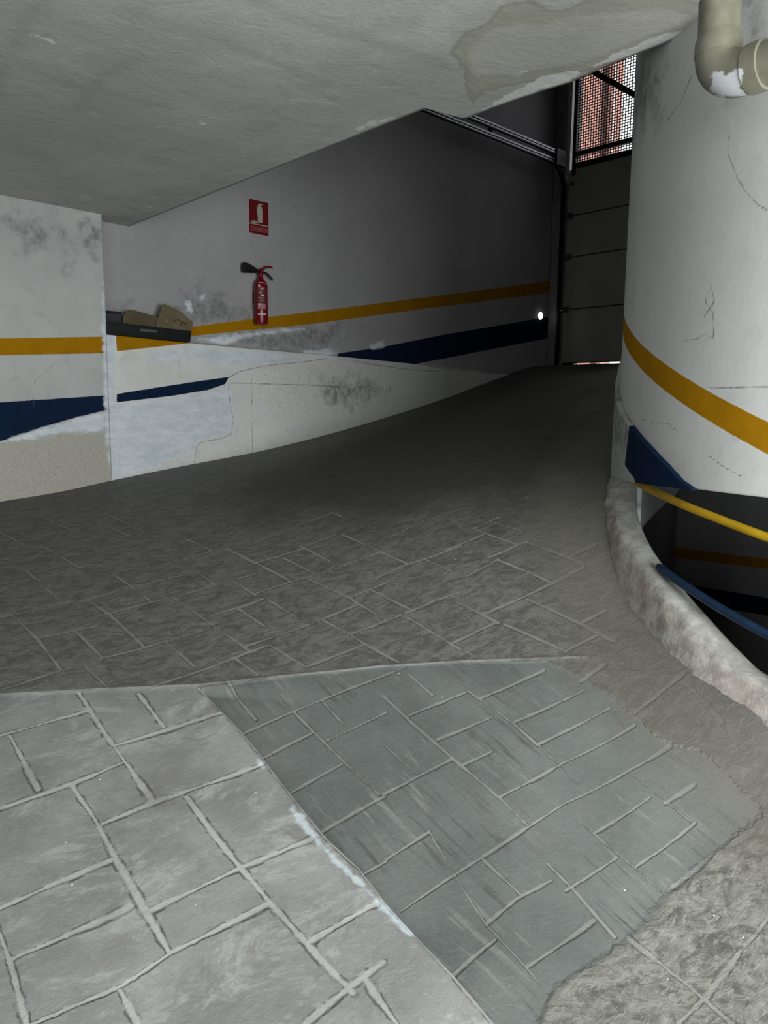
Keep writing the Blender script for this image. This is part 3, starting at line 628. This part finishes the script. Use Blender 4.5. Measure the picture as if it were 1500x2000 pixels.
for z in (4.30,):
    h = MB(); c_ = Pd+dd*(s0+.05)+de*.02; c_[2] = z; h.box(c_, dd*.02, de*.01, Z3*.02); h.build('bolt', m_galv, door)
adopt(door)
# mesh grille and frame above the door
pW = Pd+dd*((sJ+sR)/2)+de*.06; pW[2] = zW; win = empty('window_1', pW); tag(win, kind='structure')
m_pipe = plain('pale_steel_post', (.62, .60, .56), .5, .2, .2, 6)
b = MB(); c_ = Pd+dd*(sD(1112, 250)[0])-de*.0; b.tube([c_+Z3*(4.4-c_[2]), c_+Z3*(6.3-c_[2])], .028, 14); b.build('corner_post', m_pipe, win, True)
sg0 = sD(1119, 250)[0]
def bar(pa, pb, hw, nm='frame_bar', y=.04):
    (sa, za), (sb, zb) = pa, pb; A_ = Pd+dd*sa+de*y; A_[2] = za; B_ = Pd+dd*sb+de*y; B_[2] = zb
    t_ = (B_-A_); Ln = np.linalg.norm(t_); t_ /= Ln; w = np.cross(t_, de); b = MB(); b.box((A_+B_)/2, t_*Ln/2, de*.025, w*hw); b.build(nm, m_blackm, win)
bar((sg0+.02, 4.40), (sg0+.02, 5.98), .022); bar((sR-.02, 4.40), (sR-.02, 5.98), .03)
bar((sg0, 4.50), (sR, 4.50), .032); bar((sg0, 4.635), (sR, 4.635), .026); bar((sg0, 5.93), (sR, 5.93), .03)
p1, p2 = sD(1145, 133), sD(1232, 181); k = (p2[1]-p1[1])/(p2[0]-p1[0]); bar((p1[0]-.3, p1[1]-.3*k), (p2[0]+.8, p2[1]+.8*k), .030, 'diagonal_brace', -.02)
m_wire = plain('rusty_grille_wire', (.045, .018, .014), .7, .2, .3, 20)
b = MB(); cc0 = Pd+de*.045; pitch = .034; wd = .0048
sx = np.arange(sg0+.02, sR, pitch)
for s in sx:
    c_ = cc0+dd*s; c_[2] = 5.25; b.box(c_, dd*wd, de*.003, Z3*.72)
for z in np.arange(4.53, 5.95, pitch*.92):
    c_ = cc0+dd*((sg0+sR)/2)+de*.005; c_[2] = z; b.box(c_, dd*(sR-sg0)/2, de*.003, Z3*wd)
b.build('grille_mesh', m_wire, win)
adopt(win)
# overhead door track
trk = empty('door_track', Pd+dd*.13-de*.03); tag(trk, 'galvanised steel twin rail running from the garage door corner under the ceiling', 'door track')
back = -de
def chan(path, name, w=.030, h=.05, mt=None):
    mt = mt or m_galv
    b = MB(); n = len(path)
    for i in range(n-1):
        A_, B_ = np.array(path[i]), np.array(path[i+1]); t_ = (B_-A_); Ln = np.linalg.norm(t_); t_ /= Ln; up_ = np.cross(dd, t_); up_ /= np.linalg.norm(up_)
        m = (A_+B_)/2; o2 = Ln/2+.003
        b.box(m-dd*w/2, t_*o2, dd*.002, up_*h/2); b.box(m+up_*h/2, t_*o2, dd*w/2, up_*.002); b.box(m-up_*h/2, t_*o2, dd*w/2, up_*.002)
        b.box(m+dd*w/2+up_*h*.32, t_*o2, dd*.002, up_*h*.17); b.box(m+dd*w/2-up_*h*.32, t_*o2, dd*.002, up_*h*.17)
    return b.build(name, mt, trk)
base = Pd+dd*(sD(1100, 500)[0])-de*.05
def P3(y, z): p = base-de*y; p[2] = z; return p
vert = [P3(0, 2.14), P3(0, 3.2), P3(0, 4.22)]
curve = [P3(.30*(1-math.cos(a)), 4.22+.30*math.sin(a)) for a in np.linspace(0, math.pi/2, 9)]
chan(vert, 'vertical_rail', mt=m_dsteel)
def chan2(): pass
chan(curve, 'curved_rail', mt=m_dsteel); chan([P3(.28, 4.52), P3(5.2, 4.52)], 'horizontal_rail', .03, .045); chan([P3(.12, 4.625), P3(5.2, 4.625)], 'horizontal_rail', .03, .045)
b = MB(); b.box(P3(.12, 4.57), dd*.035, de*.09, Z3*.09); b.build('corner_bracket', m_blackm, trk)
for y in (1.4, 2.9): b = MB(); b.box(P3(y, 4.62)-dd*.03, dd*.012, de*.02, Z3*.05); b.build('hanger_bracket', m_blackm, trk)
for z in (4.495, 4.60): b = MB(); b.box(P3(2.7, z)+dd*.004, dd*.016, de*2.45, Z3*.006); b.build('rail_shade_strip', m_dsteel, trk)  # black strips painting the shaded undersides of the rails
adopt(trk)

# small lit push lamp beside the door
em = bpy.data.materials.new('lit_lamp_lens'); em.use_nodes = True; em.node_tree.nodes['Principled BSDF'].inputs['Emission Color'].default_value = (1, 1, 1, 1)
em.node_tree.nodes['Principled BSDF'].inputs['Emission Strength'].default_value = 3.0
pl = on_plane(1053.5, 617, Pe, ne); lam = empty('wall_lamp', pl); tag(lam, 'tiny glowing white oval lamp on the far wall above the dark blue stripe', 'lamp')
def disc(c, axis, r1, r2, h, mat, name, parent, up=Z3):
    b = MB(); rt = np.cross(up, axis); n = 28; vs = []
    for hh_, k in ((0, 1), (h*.7, 1), (h, .8)): vs += [c+axis*hh_+k*(rt*r1*math.cos(2*math.pi*i/n)+up*r2*math.sin(2*math.pi*i/n)) for i in range(n)]
    fs = [(a*n+i, a*n+(i+1) % n, (a+1)*n+(i+1) % n, (a+1)*n+i) for a in range(2) for i in range(n)]+[tuple(range(n))[::-1], tuple(2*n+i for i in range(n))]
    b.add(vs, fs); return b.build(name, mat, parent, True)
disc(pl, ne, .048, .052, .012, m_jamb, 'housing', lam); disc(pl+ne*.012, ne, .040, .045, .012, em, 'lens', lam); adopt(lam)

# ------------------------------------------------------------------ street outside
m_pink = NT('pink_facade'); n1 = m_pink.noise(3, 5); m_pink = m_pink.fin(m_pink.mix(m_pink.ramp(n1, .3, .7), (.50, .25, .19), (.62, .33, .26)), .8)
m_line = plain('brown_downpipe', (.10, .05, .04), .6)
m_str = plain('street_asphalt', (.4, .4, .39), .9)
oc = Pd+dd*1.5+de*4.; oc[2] = 2.05; b = MB(); b.box(oc+Z3*-.06+de*6, dd*14, de*9.7, Z3*.05)
tag(b.build('street_pavement', m_str), kind='structure')
fd = 5.0
def out_at(px, py): return on_plane(px, py, Pd+de*fd, de)
bl = empty('building', Pd+dd*1.+de*(fd+.3)); bl.location.z = 2.05; tag(bl, 'pink rendered building across the street, behind the mesh grille', 'building')
sA, sB_ = (out_at(1203, 250)-Pd)@dd, (out_at(1050, 250)-Pd)@dd
b = MB(); c_ = Pd+dd*((sA-9)/2)+de*(fd+.12); c_[2] = 5.5; b.box(c_, dd*(sA+9)/2, de*.12, Z3*3.5); b.build('facade_wall', m_pink, bl)
sP = (out_at(1184, 250)-Pd)@dd; b = MB(); c_ = Pd+dd*sP+de*(fd-.06); b.tube([c_+Z3*(2.1-c_[2]), c_+Z3*(8.9-c_[2])], .055, 12); b.build('downpipe', m_line, bl, True)
m_pw = plain('pale_facade', (.7, .62, .6), .8)
c_ = Pd+dd*(sA-.01)+de*(fd-.03); c_[2] = 5.5; b = MB(); b.box(c_, dd*.015, de*.03, Z3*3.4); b.build('corner_trim', m_pw, bl); adopt(bl)

# ------------------------------------------------------------------ drain pipe elbow under the slab
m_pvc = NT('beige_pvc_pipe'); n1 = m_pvc.noise(10, 5); cc_ = m_pvc.mix(m_pvc.ramp(n1, .35, .65), (.135, .130, .092), (.19, .185, .145))
sp_ = m_pvc.ramp(m_pvc.math('ADD', m_pvc.attr('wp'), m_pvc.math('MULTIPLY_ADD', m_pvc.noise(28, 4, .6), .05, -.025)), -.002, .004)
cc_ = m_pvc.mix(sp_, cc_, (.52, .53, .56)); m_pvc = m_pvc.fin(cc_, .45)
Yp = 2.16
A0, A1, A2_, A3, A4 = at_y(1404, 40, Yp), at_y(1403, 100, Yp), at_y(1425, 150, Yp-.01), at_y(1470, 146, Yp-.035), at_y(1560, 112, Yp-.13)
dp = empty('drain_pipe', A1); tag(dp, 'beige plastic drain pipe elbow smeared with white paint, hanging under the ceiling', 'drain pipe')
rp = .052
xdir = (A4-A3)/np.linalg.norm(A4-A3)
b = MB(); b.tube([A0+Z3*.05+(A1-A0)*0, A1], rp, 28); b.build('vertical_pipe', m_pvc, dp, True)
b = MB(); b.tube([A1+Z3*.042, A1+Z3*.02, A1+Z3*-.012], [rp*1.0, rp*1.13, rp*1.13], 28); b.build('pipe_socket', m_pvc, dp, True)
corner = A1.copy(); corner[2] = A3[2]-(A3-A1)@np.array([0, 0, 0])
turn = []
P_a = A1-Z3*.004; P_c = A1+xdir*.105; P_c = np.array([P_c[0], P_c[1], at_y(1458, 152, Yp-.03)[2]]); ctrl = np.array([A1[0], A1[1], P_c[2]-xdir[2]*.1])
for k in np.linspace(0, 1, 15): turn.append((1-k)**2*P_a+2*k*(1-k)*ctrl+k*k*P_c)
b = MB(); b.tube(turn, rp*1.10, 30)
el = b.build('elbow', m_pvc, dp, True)
vz = np.array([v.co for v in el.data.vertices])
wpx = [(1385, 140), (1412, 138), (1418, 148), (1440, 134), (1470, 130), (1446, 142), (1444, 172), (1468, 176), (1440, 190), (1400, 190), (1384, 178), (1388, 160)]
def to_px(p):
    qv = R.T@(np.array(p)-EYE); return (750-F*qv[0]/qv[2], 1000+F*qv[1]/qv[2])
def wp_attr(ob, world):
    pp = np.array([to_px(v) for v in world]); val = sdf(pp, wpx)/1503*2.1
    at = ob.data.attributes.new('wp', 'FLOAT', 'POINT'); at.data.foreach_set('value', val.astype(np.float32))
for ob in dp.children:
    if ob.name.startswith('elbow'):
        import bmesh
        bm = bmesh.new(); bm.from_mesh(ob.data); bmesh.ops.subdivide_edges(bm, edges=bm.edges, cuts=2, use_grid_fill=True); bm.to_mesh(ob.data); bm.free()
    wp_attr(ob, [v.co for v in ob.data.vertices])
b = MB(); b.tube([P_c-xdir*.01, P_c+xdir*.03], rp*1.16, 28); ob = b.build('pipe_socket', m_pvc, dp, True); wp_attr(ob, [v.co for v in ob.data.vertices])
b = MB(); b.tube([P_c, P_c+xdir*1.2], rp, 28); ob = b.build('horizontal_pipe', m_pvc, dp, True); wp_attr(ob, [v.co for v in ob.data.vertices])
adopt(dp)

# ------------------------------------------------------------------ fire extinguisher
m_red = plain('red_enamel', (.17, .005, .012), .28, 0, .25, 14); m_blk = plain('black_rubber', (.010, .010, .010), .55, 0, .3, 14)
m_lbl = plain('pale_label_print', (.42, .16, .17), .5, 0, .35, 40); m_wht = plain('label_white', (.62, .52, .50), .5, 0, .2, 30)
pe_ = on_plane(510, 600, Pe, ne); ext = empty('fire_extinguisher', pe_); tag(ext, 'slim red fire extinguisher with black horn hanging on the grey wall below the red sign', 'fire extinguisher')
ax = on_plane(509.8, 600, Pe+ne*.085, ne)          # cylinder axis point
zb = on_plane(510, 635, Pe+ne*.085, ne)[2]; ztop = on_plane(510, 543, Pe+ne*.085, ne)[2]; zv = on_plane(510, 528, Pe+ne*.085, ne)[2]
def Q(x, y, z): return np.array([ax[0], ax[1], 0])+de*x+ne*y+Z3*z
def lathe(pr, n=32):
    b = MB(); vs = []
    for r_, z in pr: vs += [Q(r_*math.cos(2*math.pi*i/n), r_*math.sin(2*math.pi*i/n), z) for i in range(n)]
    m = len(pr); b.add(vs, [(a*n+i, a*n+(i+1) % n, (a+1)*n+(i+1) % n, (a+1)*n+i) for a in range(m-1) for i in range(n)]+[tuple(range(n))[::-1], tuple((m-1)*n+i for i in range(n))]); return b
rb = .0585; hB = ztop-zb
lathe([(.035, zb), (.052, zb+.005), (rb, zb+.022), (rb, zb+hB*.83), (.055, zb+hB*.87), (.045, zb+hB*.92), (.030, zb+hB*.96), (.022, zb+hB), (.018, zb+hB+.012)]).build('cylinder_body', m_red, ext, True)
vb = lathe([(.019, ztop+.008), (.022, ztop+.02), (.021, zv-.02), (.017, zv), (.012, zv+.012)], 18).build('valve', m_red, ext, True)
b = MB(); b.tube([Q(.012, 0, zv-.005), Q(.035, 0, zv+.018), Q(.06, 0, zv+.035), Q(.10, 0, zv+.040), Q(.125, 0, zv+.036)], [.009, .009, .008, .008, .007], 10); b.build('squeeze_lever', m_red, ext, True)
b = MB(); b.tube([Q(.012, 0, zv-.012), Q(.06, 0, zv-.018), Q(.095, 0, zv-.040), Q(.125, 0, zv-.068)], [.009, .009, .009, .008], 10); b.build('carry_handle', m_blk, ext, True)
b = MB(); b.tube([Q(-.012, 0, zv-.012), Q(-.04, .0, zv-.010), Q(-.065, .0, zv-.006), Q(-.10, .0, zv-.002), Q(-.165, .0, zv+.004), Q(-.168, 0, zv+.004)], [.012, .016, .025, .033, .046, .042], 20); b.build('discharge_horn', m_blk, ext, True)
b = MB(); b.box(Q(0, -.068, zb+hB*.6), de*.03, ne*.014, Z3*.05); b.box(Q(0, -.03, zb+hB*.6), de*.012, ne*.045, Z3*.01); b.build('wall_bracket', m_blk, ext)
def lab(z0, z1, a0, a1, mat, nm, rr=rb+.0008):
    b = MB(); n = 14; vs = []
    for z in (z0, z1):
        for r_ in (rr, rr-.002):
            vs += [Q(r_*math.sin(a), r_*math.cos(a), z) for a in np.linspace(a0, a1, n)]
    fs = []
    for i in range(n-1): fs += [(i, i+1, 2*n+i+1, 2*n+i), (n+i, 3*n+i, 3*n+i+1, n+i+1), (i, n+i, n+i+1, i+1), (2*n+i, 2*n+i+1, 3*n+i+1, 3*n+i)]
    fs += [(0, 2*n, 3*n, n), (n-1, 2*n-1, 4*n-1, 3*n-1)]
    b.add(vs, fs); return b.build(nm, mat, ext, True)
# the viewer looks along +y, roughly 45 degrees off the wall normal
ca = -.62
lab(zb+.125, zb+hB*.80, ca-.55, ca+.75, plain('label_dark_red', (.13, .03, .035), .5, 0, .5, 60), 'label')
bz = zb
for z0, z1, w0, w1, mt in ((.355, .365, -.4, .6, m_lbl), (.325, .345, -.35, -.1, m_wht), (.30, .318, -.1, .5, m_lbl), (.265, .290, -.3, .1, m_lbl), (.245, .26, .0, .5, m_wht), (.225, .235, -.4, .55, m_lbl), (.205, .214, -.2, .5, m_lbl),
                           (.135, .180, -.45, .70, m_lbl), (.168, .182, -.40, -.05, m_wht), (.085, .098, -.45, .75, m_wht), (.050, .058, -.1, .35, m_lbl)):
    z0, z1 = z0*hB/.41, z1*hB/.41
    lab(bz+z0, bz+z1, ca+w0, ca+w1, mt, 'label_print', rb+.0018)
adopt(ext)

# ------------------------------------------------------------------ sign
m_sred = plain('sign_red', (.14, .004, .006), .45, 0, .15, 10); m_spale = plain('sign_pale', (.38, .39, .31), .5, 0, .1, 10)
tl, trr, br_, bl_ = (on_plane(x, y, Pe, ne) for x, y in ((486, 388.6), (523, 396.3), (524.3, 461.8), (486.7, 454.2)))
W = ((trr-tl)@de+(br_-bl_)@de)/2; zt_, zb_ = (tl[2]+trr[2])/2, (bl_[2]+br_[2])/2; Hh = zt_-zb_; c0 = (tl+bl_)/2; c0 = c0+de*(W/2); c0[2] = zb_
sg = empty('fire_extinguisher_sign', c0); tag(sg, 'small red wall sign with a pale extinguisher pictogram and lettering above the extinguisher', 'sign')
def SP(x, z, y=0): return c0+de*x+Z3*z+ne*y
b = MB(); b.box(SP(0, Hh/2, .003), de*W/2, ne*.003, Z3*Hh/2); b.build('sign_plate', m_sred, sg, False, .0008)
zs_ = Hh*.285
b = MB(); b.box(SP(0, zs_, .0068), de*W*.5, ne*.0008, Z3*.0035); b.build('divider_line', m_spale, sg)
b = MB(); x0 = .008
b.prism([SP(x0+x, zs_+z, .0062) for x, z in ((-.022, .020), (.026, .020), (.026, .135), (.020, .150), (.012, .156), (.012, .166), (.034, .170), (.034, .177), (.002, .177), (-.010, .172), (-.028, .150), (-.030, .080), (-.024, .080), (-.021, .145), (-.006, .160), (-.006, .155), (-.017, .148), (-.022, .135))], ne*.0014)
b.build('pictogram', m_spale, sg)
b = MB(); b.prism([SP(x, zs_+z, .0062) for x, z in ((-W*.45, .010), (-W*.02, .010), (-.012, .018), (-.022, .014), (-.030, .030), (-.040, .016), (-.052, .034), (-.062, .016), (-.078, .026))], ne*.0014); b.build('flame_mark', m_spale, sg)
cu = bpy.data.curves.new('lettering', 'FONT'); cu.body = 'EXTINTOR'; cu.size = .046; cu.extrude = .0006; cu.align_x = 'CENTER'; cu.align_y = 'CENTER'
tx = bpy.data.objects.new('lettering', cu); COL.objects.link(tx); cu.materials.append(plain('lettering_pale', (.42, .14, .13), .5)); tx.parent = sg
from mathutils import Matrix
M = Matrix(((de[0], 0, ne[0], 0), (de[1], 0, ne[1], 0), (0, 1, 0, 0), (0, 0, 0, 1)))
pT = SP(0, Hh*.135, .0066)-c0; tx.matrix_local = Matrix.Translation(tuple(pT)) @ M @ Matrix.Diagonal((.80, 1.25, 1, 1))
adopt(sg)
dg = bpy.context.evaluated_depsgraph_get(); me_t = bpy.data.meshes.new_from_object(tx.evaluated_get(dg)); mw = tx.matrix_local.copy()
bpy.data.objects.remove(tx); me_t.transform(mw); tx = bpy.data.objects.new('lettering', me_t); COL.objects.link(tx); tx.parent = sg

# ------------------------------------------------------------------ black tray and cardboard on the parapet
m_tray = plain('black_plastic', (.010, .012, .013), .5, 0, .3, 9, .1); m_card = plain('brown_cardboard', (.095, .074, .043), .85, 0, .22, 12, .1); m_card2 = plain('brown_cardboard_light', (.14, .112, .066), .85, 0, .22, 12, .1)
s0t, s1t = sL(216, 640)[0]-.10, sL(380, 655)[0]
def T3(s, y, z): p = Pc+dl*s-nl*y; return np.array([p[0], p[1], z])
ledge = lambda s: ptop(s)+.004
zl0, zl1 = ledge(s0t+.1), ledge(s1t)
tray = empty('storage_tray', T3((s0t+s1t)/2, .08, (zl0+zl1)/2)); tag(tray, 'long shallow black plastic tray lying on the white parapet beside the left wall', 'tray')
zz = lambda s: zl0+(zl1-zl0)*(s-s0t-.1)/(s1t-s0t-.1)
def hull(y0, y1, h0, h1, inset0, inset1, n=10, r=.05):
    """rounded-rect loop at two heights"""
    def loop(ins, h):
        a, b_, c, d_ = s0t+ins, s1t-ins, y0+ins*.6, y1-ins*.6; pts = []
        for cx_, cy_, a0 in ((b_-r, c+r, -90), (b_-r, d_-r, 0), (a+r, d_-r, 90), (a+r, c+r, 180)):
            for k in range(n): g_ = math.radians(a0+90*k/(n-1)); pts.append((cx_+r*math.cos(g_), cy_+r*math.sin(g_)))
        return [T3(s, y, zz(s)+h) for s, y in pts]
    return loop(inset0, h0), loop(inset1, h1)
hT = .092
loops = []
for ins, h in ((.02, 0.), (.006, .012), (.003, .045), (.0, hT-.012), (-.004, hT-.010), (-.004, hT), (.010, hT), (.014, .02)):
    loops.append(hull(.012, .155, h, h, ins, ins)[0])
b = MB(); n = len(loops[0]); b.add([p for l in loops for p in l], [(a*n+i, a*n+(i+1) % n, (a+1)*n+(i+1) % n, (a+1)*n+i) for a in range(len(loops)-1) for i in range(n)]+[tuple(range(n))[::-1], tuple((len(loops)-1)*n+i for i in range(n))])
b.build('tray_body', m_tray, tray, True)
b = MB(); ss_, se_ = s0t+.30, s0t+.52; b.box(T3((ss_+se_)/2, .0105, zz((ss_+se_)/2)+.058), dl*.07, nl*.002, Z3*.010); b.build('sticker', plain('faded_sticker', (.07, .08, .085), .6), tray)
adopt(tray)
def board(name, pxs, y, th, mat, lab_=None, cat=None, parent=None, tilt=0.):
    pts = []
    for x, yy in pxs:
        p = on_plane(x, yy, Pc-nl*y, nl); p = p-nl*tilt*(p[2]-zz(0)); pts.append(p)
    b = MB(); b.prism(pts, -nl*th); return b.build(name, mat, parent)
cb = empty('cardboard_box', T3(sL(275, 620)[0], .09, zz(.2)+.03)); tag(cb, 'crushed brown cardboard box with raised flaps lying in the black tray', 'box')
board('side_flap', [(238, 646), (241, 618), (250, 605), (262, 606), (309, 619), (306, 648)], .040, .007, m_card, parent=cb)
board('lid_flap', [(303, 646), (306, 628), (319, 593), (330, 597), (352, 608), (377, 629), (374, 646)], .028, .007, m_card2, parent=cb)
b = MB(); b.box(T3(sL(300, 640)[0]+.04, .085, zz(.3)+.050), dl*.15, nl*.035, Z3*.028); b.build('box_body', m_card, cb)
m_print = plain('cardboard_print', (.05, .035, .02), .8)
b = MB()
for (x, y) in ((341, 626), (348, 625), (356, 629), (362, 632), (354, 634)):
    p = on_plane(x, y, Pc-nl*.027, nl); b.box(p, (dl*.9-Z3*.45)*.012, nl*.001, Z3*.006)
b.build('printed_mark', m_print, cb)
b = MB(); p = on_plane(326, 626, Pc-nl*.027, nl); b.box(p, (dl*.6+Z3*.3)*.018, nl*.001, Z3*.014); b.build('paper_label', plain('paper_label_tan', (.19, .16, .11), .8), cb)
adopt(cb)
bx = empty('storage_crate', T3(sL(228, 630)[0]-.08, .12, zz(0)+.02)); tag(bx, 'dark plastic crate end showing behind the cardboard next to the left wall corner', 'crate')
b = MB(); b.box(T3(sL(232, 630)[0]-.04, .100, zz(0)+.02+.073), dl*.10, nl*.025, Z3*.070); b.build('crate_body', plain('dark_blue_grey_plastic', (.035, .037, .042), .5), bx, False, .006)
b = MB(); b.box(T3(sL(232, 630)[0]-.04, .100, zz(0)+.02+.150), dl*.105, nl*.029, Z3*.007); b.build('rim', m_tray, bx, False, .002)
adopt(bx)

# ------------------------------------------------------------------ lower ramp seen through the shaft
Pw = at_y(1316, 1076, 7.4); dw, nw = az(112)
Lw = lambda l: [(lambda p: ((p-Pw)@dw, p[2]))(on_plane(x, y, Pw, nw)) for x, y in l]
specW = [('or', Lw([(1310, 1068), (1500, 1092), (1800, 1130), (1800, 1152), (1500, 1111), (1312, 1089)])), ('bl', Lw([(1300, 1135), (1500, 1168), (1800, 1215), (1800, 1260), (1500, 1203), (1300, 1168)]))]
m_low = painted('lower_ramp_plaster', (.34, .34, .34), .3)
w_ = wall('wall_lower_ramp', Pw, dw, nw*(1 if nw@(EYE-Pw) > 0 else -1), 0, 6., -3.2, 1.5, .2, m_low, specW, .04)
dw2, nw2 = az(75); w2 = wall('wall_lower_side', Pw-dw2*2.2, dw2, nw2*(1 if nw2@(EYE-Pw) > 0 else -1), 0, 2.2, -3.2, 1.4, .2, m_low, (), .2)
# lit part of the inner wall beside the kerb, its light painted pale
def on_far(px, py, Rr):
    d = ray(px, py); A = d[0]**2+d[1]**2; B = -2*(d[0]*CC[0]+d[1]*CC[1]); K = CC@CC-Rr*Rr
    D = max(B*B-4*A*K, 0); return EYE+d*((-B+math.sqrt(D))/(2*A))
fa = [(theta(on_far(x, y, 1.235)), on_far(x, y, 1.235)[2]) for x, y in ((1328, 949), (1318, 966), (1290, 990), (1266, 1014))]
fa.sort(); fa.append((164, fa[-1][1]-.05))
tag(arc(None, None, fa[0][0], 164, 1.253, plain('lit_wall_pale', (.50, .54, .52), .8, 0, .2, 8), 'trim_shaft_lit_face', (), 1., .05, .03, lambda t: min(float(np.interp(t, *zip(*fa))), topz(t)-.14), lambda t: 1.36 if t < 152 else float(np.interp(t, (152, 158, 161), (1.36, 1.30, topz(161)-.07))) if t < 161 else topz(t)-.07), kind='structure')
b = MB(); b.box((4, 6, -1.6), (4, 0, 0), (0, 5, 0), (0, 0, .05)); tag(b.build('floor_lower_ramp', plain('lower_ramp_concrete', (.12, .12, .115), .8, 0, .3, 5, .3)), kind='structure')

# ------------------------------------------------------------------ enclosing shell out of view
m_shell = plain('shell_plaster', (.10, .10, .10), .85, 0, .15, 2)
def shell(name, c, h):
    b = MB(); b.box(c, (h[0], 0, 0), (0, h[1], 0), (0, 0, h[2])); tag(b.build(name, m_shell), kind='structure')
shell('wall_back', (0, -5.3, 1.5), (8.2, .1, 5.0)); shell('wall_right', (8.1, 2.0, 1.5), (.1, 7.4, 5.0)); shell('wall_left_outer', (-8.1, 3.0, 1.5), (.1, 8.4, 5.0)); shell('light_seal_floor', (0, 3.5, -3.45), (8.2, 9, .05))  # the bottom slab is added to seal out stray sky light
tag(dbox('light_seal_door', -3, 9.5, -3.4, 2.0, .02, .3, m_shell), kind='structure')  # unseen, added to stop sky light leaking in below the door
b = MB(); c_ = Pe-ne*.25; c_[2] = -.9; b.box(c_, de*9, ne*.06, Z3*2.5); tag(b.build('light_seal_far', m_shell), kind='structure')  # unseen light seal added under the far wall
rc = (Pd+Pe)/2
b = MB(); pts = [(-8.1, -5.3, 6.4), (8.1, -5.3, 6.4), tuple(Pd[:2]+dd[:2]*9.4)+(6.4,), tuple(Pd[:2]-dd[:2]*.15)+(6.4,), tuple((Pe-de*9)[:2]-ne[:2]*.15)+(6.4,)]
b.prism(pts, (0, 0, .15)); tag(b.build('ceiling_upper', m_shell), kind='structure')

# ------------------------------------------------------------------ light
def area(name, loc, target, sx_, sy_, power, col=(1, 1, 1), spread=180):
    l = bpy.data.lights.new(name, 'AREA'); l.shape = 'RECTANGLE'; l.size = sx_; l.size_y = sy_; l.energy = power; l.color = col; l.spread = math.radians(spread)
    o = bpy.data.objects.new(name, l); COL.objects.link(o); o.location = loc
    from mathutils import Vector
    o.rotation_euler = (Vector(target)-Vector(loc)).to_track_quat('-Z', 'Y').to_euler(); return o
area('right_key_light', (2.1, -1.0, 1.45), (-.7, 4.0, 1.8), 1.9, 1.5, 290, (.96, 1.0, .985))  # added soft key light standing in for an unseen source behind right
area('front_fill_light', (-.6, -3.2, 1.5), (0, 3, 1.6), 2.5, 1.6, 68, (.96, 1.0, .985))  # added frontal fill for the walls, no source seen
area('overhead_fill_light', (.5, .1, 2.86), (.5, .15, 0), 1.2, .3, 11, (.96, 1.0, .985))  # added overhead fill for the near floor, no fitting seen
w = bpy.data.worlds.new('sky'); S.world = w; w.use_nodes = True; bg = w.node_tree.nodes['Background']; bg.inputs[0].default_value = (.93, .95, 1, 1); bg.inputs[1].default_value = 2.6

# ------------------------------------------------------------------ camera
cam = bpy.data.cameras.new('camera'); cam.sensor_fit = 'VERTICAL'; cam.sensor_height = 36; cam.sensor_width = 27; cam.lens = F/2000*36; cam.clip_start = .05
co = bpy.data.objects.new('camera', cam); COL.objects.link(co)
M4 = Matrix(((*R[0], 0), (*R[1], 0), (*R[2], 1.6), (0, 0, 0, 1))); co.matrix_world = M4; S.camera = co
S.view_settings.view_transform = 'Standard'; S.view_settings.look = 'None'; S.view_settings.exposure = 0.0; S.view_settings.gamma = 1
S.view_settings.use_curve_mapping = False
